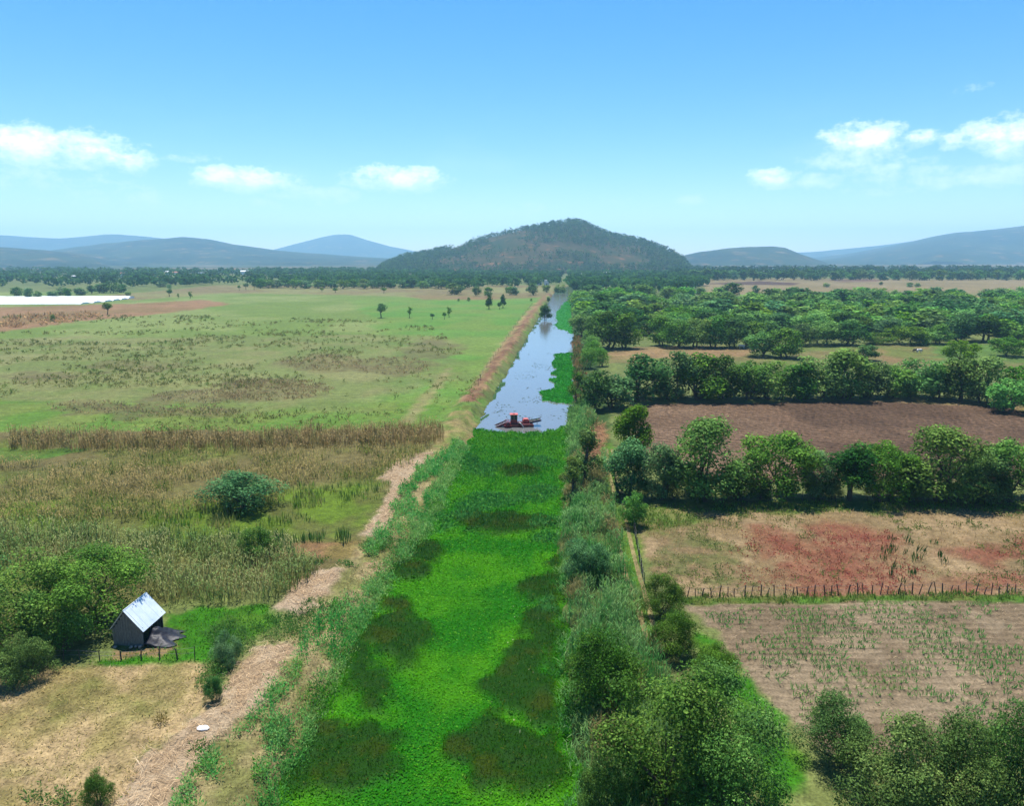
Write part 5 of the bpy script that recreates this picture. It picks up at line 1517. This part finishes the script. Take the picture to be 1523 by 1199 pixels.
# front conveyor dipping into the water on the left, rear one rising on the right
fc = MB().prism([(-4.3, -.35), (-4.15, -.35), (-2.1, .62), (-2.1, .74), (-4.3, -.22)], -.95, .95, 'y').build('front_conveyor', M_DARKS, boat)
for sgn in (-1, 1):
    MB().prism([(-4.35, -.3), (-2.05, .66), (-2.05, .98), (-4.35, .02)], sgn * .98 - .04, sgn * .98 + .04, 'y').build('side_rail', M_DRED, fc)
for i in range(9):
    t_ = i / 8
    MB().box((-4.2 + 2.0 * t_, -.92, -.20 + .93 * t_), (-4.15 + 2.0 * t_, .92, -.14 + .93 * t_)).build('slat', M_GREY, fc)
rc = MB().prism([(2.2, .58), (4.25, 1.0), (4.25, 1.12), (2.2, .70)], -.8, .8, 'y').build('rear_conveyor', M_DARKS, boat)
for sgn in (-1, 1):
    MB().prism([(2.15, .56), (4.35, 1.0), (4.35, 1.32), (2.15, .92)], sgn * .83 - .03, sgn * .83 + .03, 'y').build('side_rail', M_DARKS, rc)
for i in range(8):
    t_ = i / 7
    MB().box((2.3 + 1.85 * t_, -.78, .73 + .38 * t_), (2.35 + 1.85 * t_, .78, .79 + .38 * t_)).build('slat', M_GREY, rc)
g_ = random.Random(4)
wl_ = MB()
for i in range(60):
    a_, b2 = g_.uniform(2.3, 3.9), g_.uniform(-.7, .7); z_ = .74 + (a_ - 2.3) * .2 + .22 * (1 - (b2 / .75) ** 2) * g_.random()
    c_ = [(a_ + g_.uniform(-.14, .14), b2 + g_.uniform(-.14, .14), z_ + g_.uniform(0, .12)) for _ in range(4)]
    wl_.add(c_, [(0, 1, 2), (0, 2, 3), (0, 3, 1)])
wl_.build('weed_load', plain_mat('cut_weed', (.05, .11, .02), .8, var=.5, vscale=6), rc)
MB().tube([(3.6, -.4, .2), (3.6, -.4, .86)], .05, 6).build('conveyor_prop', M_DARKS, rc)
for sgn in (-1, 1):                           # paddle wheels
    pw = thing('paddle_wheel', None, None); pw.parent = boat; pw.location = (-1.9, sgn * 1.55, .42)
    MB().tube([(0, -.2, 0), (0, .2, 0)], .09, 8).build('hub', M_DARKS, pw)
    for k in range(8):
        a_ = k * math.pi / 4
        Mr = Matrix.Rotation(a_, 4, 'Y')
        MB().box((.08, -.2, -.02), (.62, .2, .02), Mr).build('paddle', M_RED, pw)
    for yy2 in (-.18, .18):
        MB().tube([(.5 * math.cos(a_), yy2, .5 * math.sin(a_)) for a_ in np.linspace(0, 2 * math.pi, 13)], .025, 5).build('rim', M_DRED, pw)
MB().prism([(-2.35, .56), (-1.5, .56), (-1.6, .95), (-1.85, 1.12), (-2.1, .98)], -1.7, -1.3, 'y').build('wheel_guard', M_DARKS, boat, .02)
MB().tube([(.15, -1.1, .85), (.5, -1.5, .75), (.85, -1.75, .25), (.95, -1.85, -.1)], .10, 8).build('discharge_chute', M_GREY, boat)
MB().box((-.05, -1.15, .56), (.8, -.75, .95)).build('pump_box', M_DRED, boat, .02)
for rx_ in (-.05, .8, 1.65, 2.6):
    MB().tube([(rx_, -1.2, .55), (rx_, -1.2, 1.25)], .025, 5).build('rail_post', M_PINK, boat)
MB().tube([(-.05, -1.2, 1.25), (2.6, -1.2, 1.25)], .025, 5).build('handrail', M_PINK, boat)
MB().tube([(-.05, 1.2, 1.25), (2.6, 1.2, 1.25)], .025, 5).build('handrail', M_PINK, boat)

# ------------------------------------------------------------------ white plastic tunnels on the left
M_PLAST = plain_mat('white_plastic', (.78, .80, .82), .5, var=.08, vscale=.6, spec=.4)
tl = gpoly([(-180, 460), (60, 455), (135, 452), (196, 445)]); tr_ = gpoly([(-180, 443), (60, 441.5), (150, 440.5), (196, 443.5)])
ya, yb = tl[:, 1].min(), tr_[:, 1].max()
n = 7
for i in range(n):
    yc = 496 + i * 13.0
    # right end from the picture's outline of the white area
    xr_ = np.interp(yc, [440, 485, 520, 560, 600], [ground(60, 455)[0], ground(128, 451.5)[0], ground(170, 447.5)[0], ground(196, 444)[0], ground(185, 441)[0]])
    xl_ = -1.02 * yc
    root = thing('plastic_tunnel', f'{ordn(i)} long white plastic tunnel counted from the pasture', 'greenhouse', ((xl_ + xr_) / 2, yc, 0), R(2), 'white plastic tunnels')
    L_ = (xr_ - xl_) / 2
    arch = [(5.2 * math.cos(a_), 1.1 * math.sin(a_) ** .8) for a_ in np.linspace(0, math.pi, 9)]
    nb = max(3, int(L_ * 2 / 9)); V = []; Fq = []
    for j in range(nb * 2 + 1):
        xx = -L_ + 2 * L_ * j / (nb * 2); s_ = 1.0 if j % 2 == 0 else .97
        V += [(xx, a_ * s_, z_ * s_ * (1 + .05 * math.sin(j * 1.7 + i))) for a_, z_ in arch]
    for j in range(nb * 2):
        for k in range(8): Fq.append((j * 9 + k, j * 9 + k + 1, (j + 1) * 9 + k + 1, (j + 1) * 9 + k))
    Fq.append(tuple(range(9))); Fq.append(tuple(range(nb * 18, nb * 18 + 9)))
    MB().add(V, Fq).build('cover', M_PLAST, root)
    for e_ in (-L_, L_):
        MB().tube([(e_, a_ * 1.01, z_ * 1.01) for a_, z_ in arch], .06, 5).build('hoop', M_GREY, root)

# ------------------------------------------------------------------ far white houses
M_WALL = plain_mat('white_wall', (.72, .72, .70), .8, var=.06)
M_TILE = plain_mat('red_tile_roof', (.28, .12, .08), .8, var=.2)
M_SHEET = plain_mat('pale_sheet_roof', (.6, .62, .64), .6, var=.1)
M_WIN = plain_mat('dark_window', (.03, .03, .035), .3)
def house(px_, py_, w, d, h, label, roof='flat', rz=0.0, mat=None):
    x, y = ground(px_, py_)
    root = thing('house', label, 'house', (x, y, 0), rz)
    MB().box((-w / 2, -d / 2, 0), (w / 2, d / 2, h)).build('wall', mat or M_WALL, root)
    if roof == 'flat':
        MB().box((-w / 2 - .25, -d / 2 - .25, h + .003), (w / 2 + .25, d / 2 + .25, h + .3)).build('roof', M_SHEET, root)
    else:
        MB().prism([(-d / 2 - .4, h + .003), (d / 2 + .4, h + .003), (0, h + d * .28)], -w / 2 - .4, w / 2 + .4, 'x').build('roof', M_TILE if roof == 'tile' else M_SHEET, root)
    nw = max(1, int(w / 3.2))
    for i in range(nw):
        cx_ = -w / 2 + (i + .5) * w / nw
        if i == nw // 2:
            MB().box((cx_ - .5, -d / 2 - .04, 0), (cx_ + .5, -d / 2 + .02, 2.1)).build('door', M_WIN, root)
        else:
            MB().box((cx_ - .6, -d / 2 - .04, 1.0), (cx_ + .6, -d / 2 + .02, 2.1)).build('window', M_WIN, root)
    return root
house(800.5, 424, 8, 5, 6, 'left one of two bright white houses below the wooded hill')
house(813, 424, 6, 5, 5.5, 'right one of two bright white houses below the wooded hill')
house(798, 416, 14, 8, 7, 'grey flat roofed building above the two white houses', 'flat')
house(905, 412, 16, 8, 6, 'long white house at the foot of the hill', 'sheet')
house(884, 412, 6, 5, 5.5, 'narrow white house left of the long one', 'flat')
house(867, 413, 8, 6, 5, 'small white house half hidden by far trees', 'sheet')
for i, (px_, py_, w) in enumerate([(113, 418, 9), (160, 408, 14), (170, 409, 9), (184, 412, 8), (202, 412, 10), (222, 412, 8), (252, 409, 11), (262, 410, 10), (268, 406, 12), (330, 405, 18), (343, 406, 20), (352, 405, 14), (365, 408, 16), (300, 410, 9)]):
    house(px_, py_, w, 7, 5.5, f'{ordn(i)} pale village house from the left among the far trees', ('sheet', 'flat', 'sheet', 'tile')[i % 4], R(-12 + (i * 37 % 25)))
house(1255, 452, 6, 4, 3, 'small pale roofed hut at the edge of the right wood', 'sheet')
house(1461, 453, 7, 4, 3.2, 'left pale roofed hut among the far right trees', 'sheet')
house(1495, 456, 5, 4, 3.0, 'right pale roofed hut among the far right trees', 'sheet')

# ------------------------------------------------------------------ grazing cattle
M_COW = plain_mat('white_hide', (.62, .56, .50), .85, var=.12, vscale=2)
M_COWD = plain_mat('dark_hide', (.05, .04, .035), .85, var=.2, vscale=2)
def cow(px_, py_, rz, mat, label, s=1.0):
    x, y = ground(px_, py_)
    verts = [(-.75, 0, 1.05), (-.25, 0, 1.02), (.35, 0, 1.05), (.75, 0, 1.12), (1.0, 0, 1.0), (1.18, 0, .72), (1.36, 0, .45),
             (-.72, .2, .95), (-.70, .22, .55), (-.78, .22, .30), (-.75, .22, .03), (-.72, -.2, .95), (-.62, -.22, .55), (-.70, -.22, .30), (-.66, -.22, .03),
             (.6, .2, .9), (.62, .2, .45), (.60, .2, .03), (.6, -.2, .9), (.56, -.2, .45), (.58, -.2, .03), (-.98, 0, 1.0), (-1.02, 0, .5), (1.12, .16, .78), (1.12, -.16, .78)]
    edges = [(0, 1), (1, 2), (2, 3), (3, 4), (4, 5), (5, 6), (0, 7), (7, 8), (8, 9), (9, 10), (0, 11), (11, 12), (12, 13), (13, 14), (2, 15), (15, 16), (16, 17), (2, 18), (18, 19), (19, 20), (0, 21), (21, 22), (5, 23), (5, 24)]
    rad = [.3, .37, .36, .27, .17, .14, .09, .17, .1, .06, .07, .17, .1, .06, .07, .14, .08, .07, .14, .08, .07, .05, .04, .05, .05]
    me = bpy.data.meshes.new('cow'); me.from_pydata(verts, edges, []); me.update()
    o = link('cow', me, mat, None, (x, y, float(h_at(x, y)[0])))
    o.rotation_euler = (0, 0, rz); o.scale = (s, s, s)
    sk = o.modifiers.new('skin', 'SKIN'); 
    for v_, r_ in zip(me.skin_vertices[0].data, rad): v_.radius = (r_, r_)
    me.skin_vertices[0].data[1].use_root = True
    ss_ = o.modifiers.new('smooth', 'SUBSURF'); ss_.levels = 1; ss_.render_levels = 1
    return tag(o, label, 'cow')
cow(1103, 519, R(160), M_COW, 'white cow grazing on the tan field behind the hedgerow', 1.05)
cow(1367, 525, R(10), M_COW, 'white cow grazing on the far green field', .95)
cow(1361, 524.6, R(200), M_COWD, 'dark cow standing beside the white one on the green field', .9)
# ------------------------------------------------------------------ haze
HAZE_DENSITY = 1.45e-4
hm, t = new_mat('haze_air')
pv = N(t, 'ShaderNodeVolumePrincipled')
pv.inputs['Color'].default_value = (.42, .75, 1.0, 1)
pv.inputs['Density'].default_value = HAZE_DENSITY
pv.inputs['Anisotropy'].default_value = 0.3
o_ = N(t, 'ShaderNodeOutputMaterial'); t.links.new(pv.outputs[0], o_.inputs['Volume'])
hb = MB().box((-BOX - 500, -6500, -3.2), (BOX + 500, BOX + 500, HAZE_TOP)).build('haze', hm)
tag(hb, 'thin pale blue haze over the whole valley', 'haze', kind='stuff')
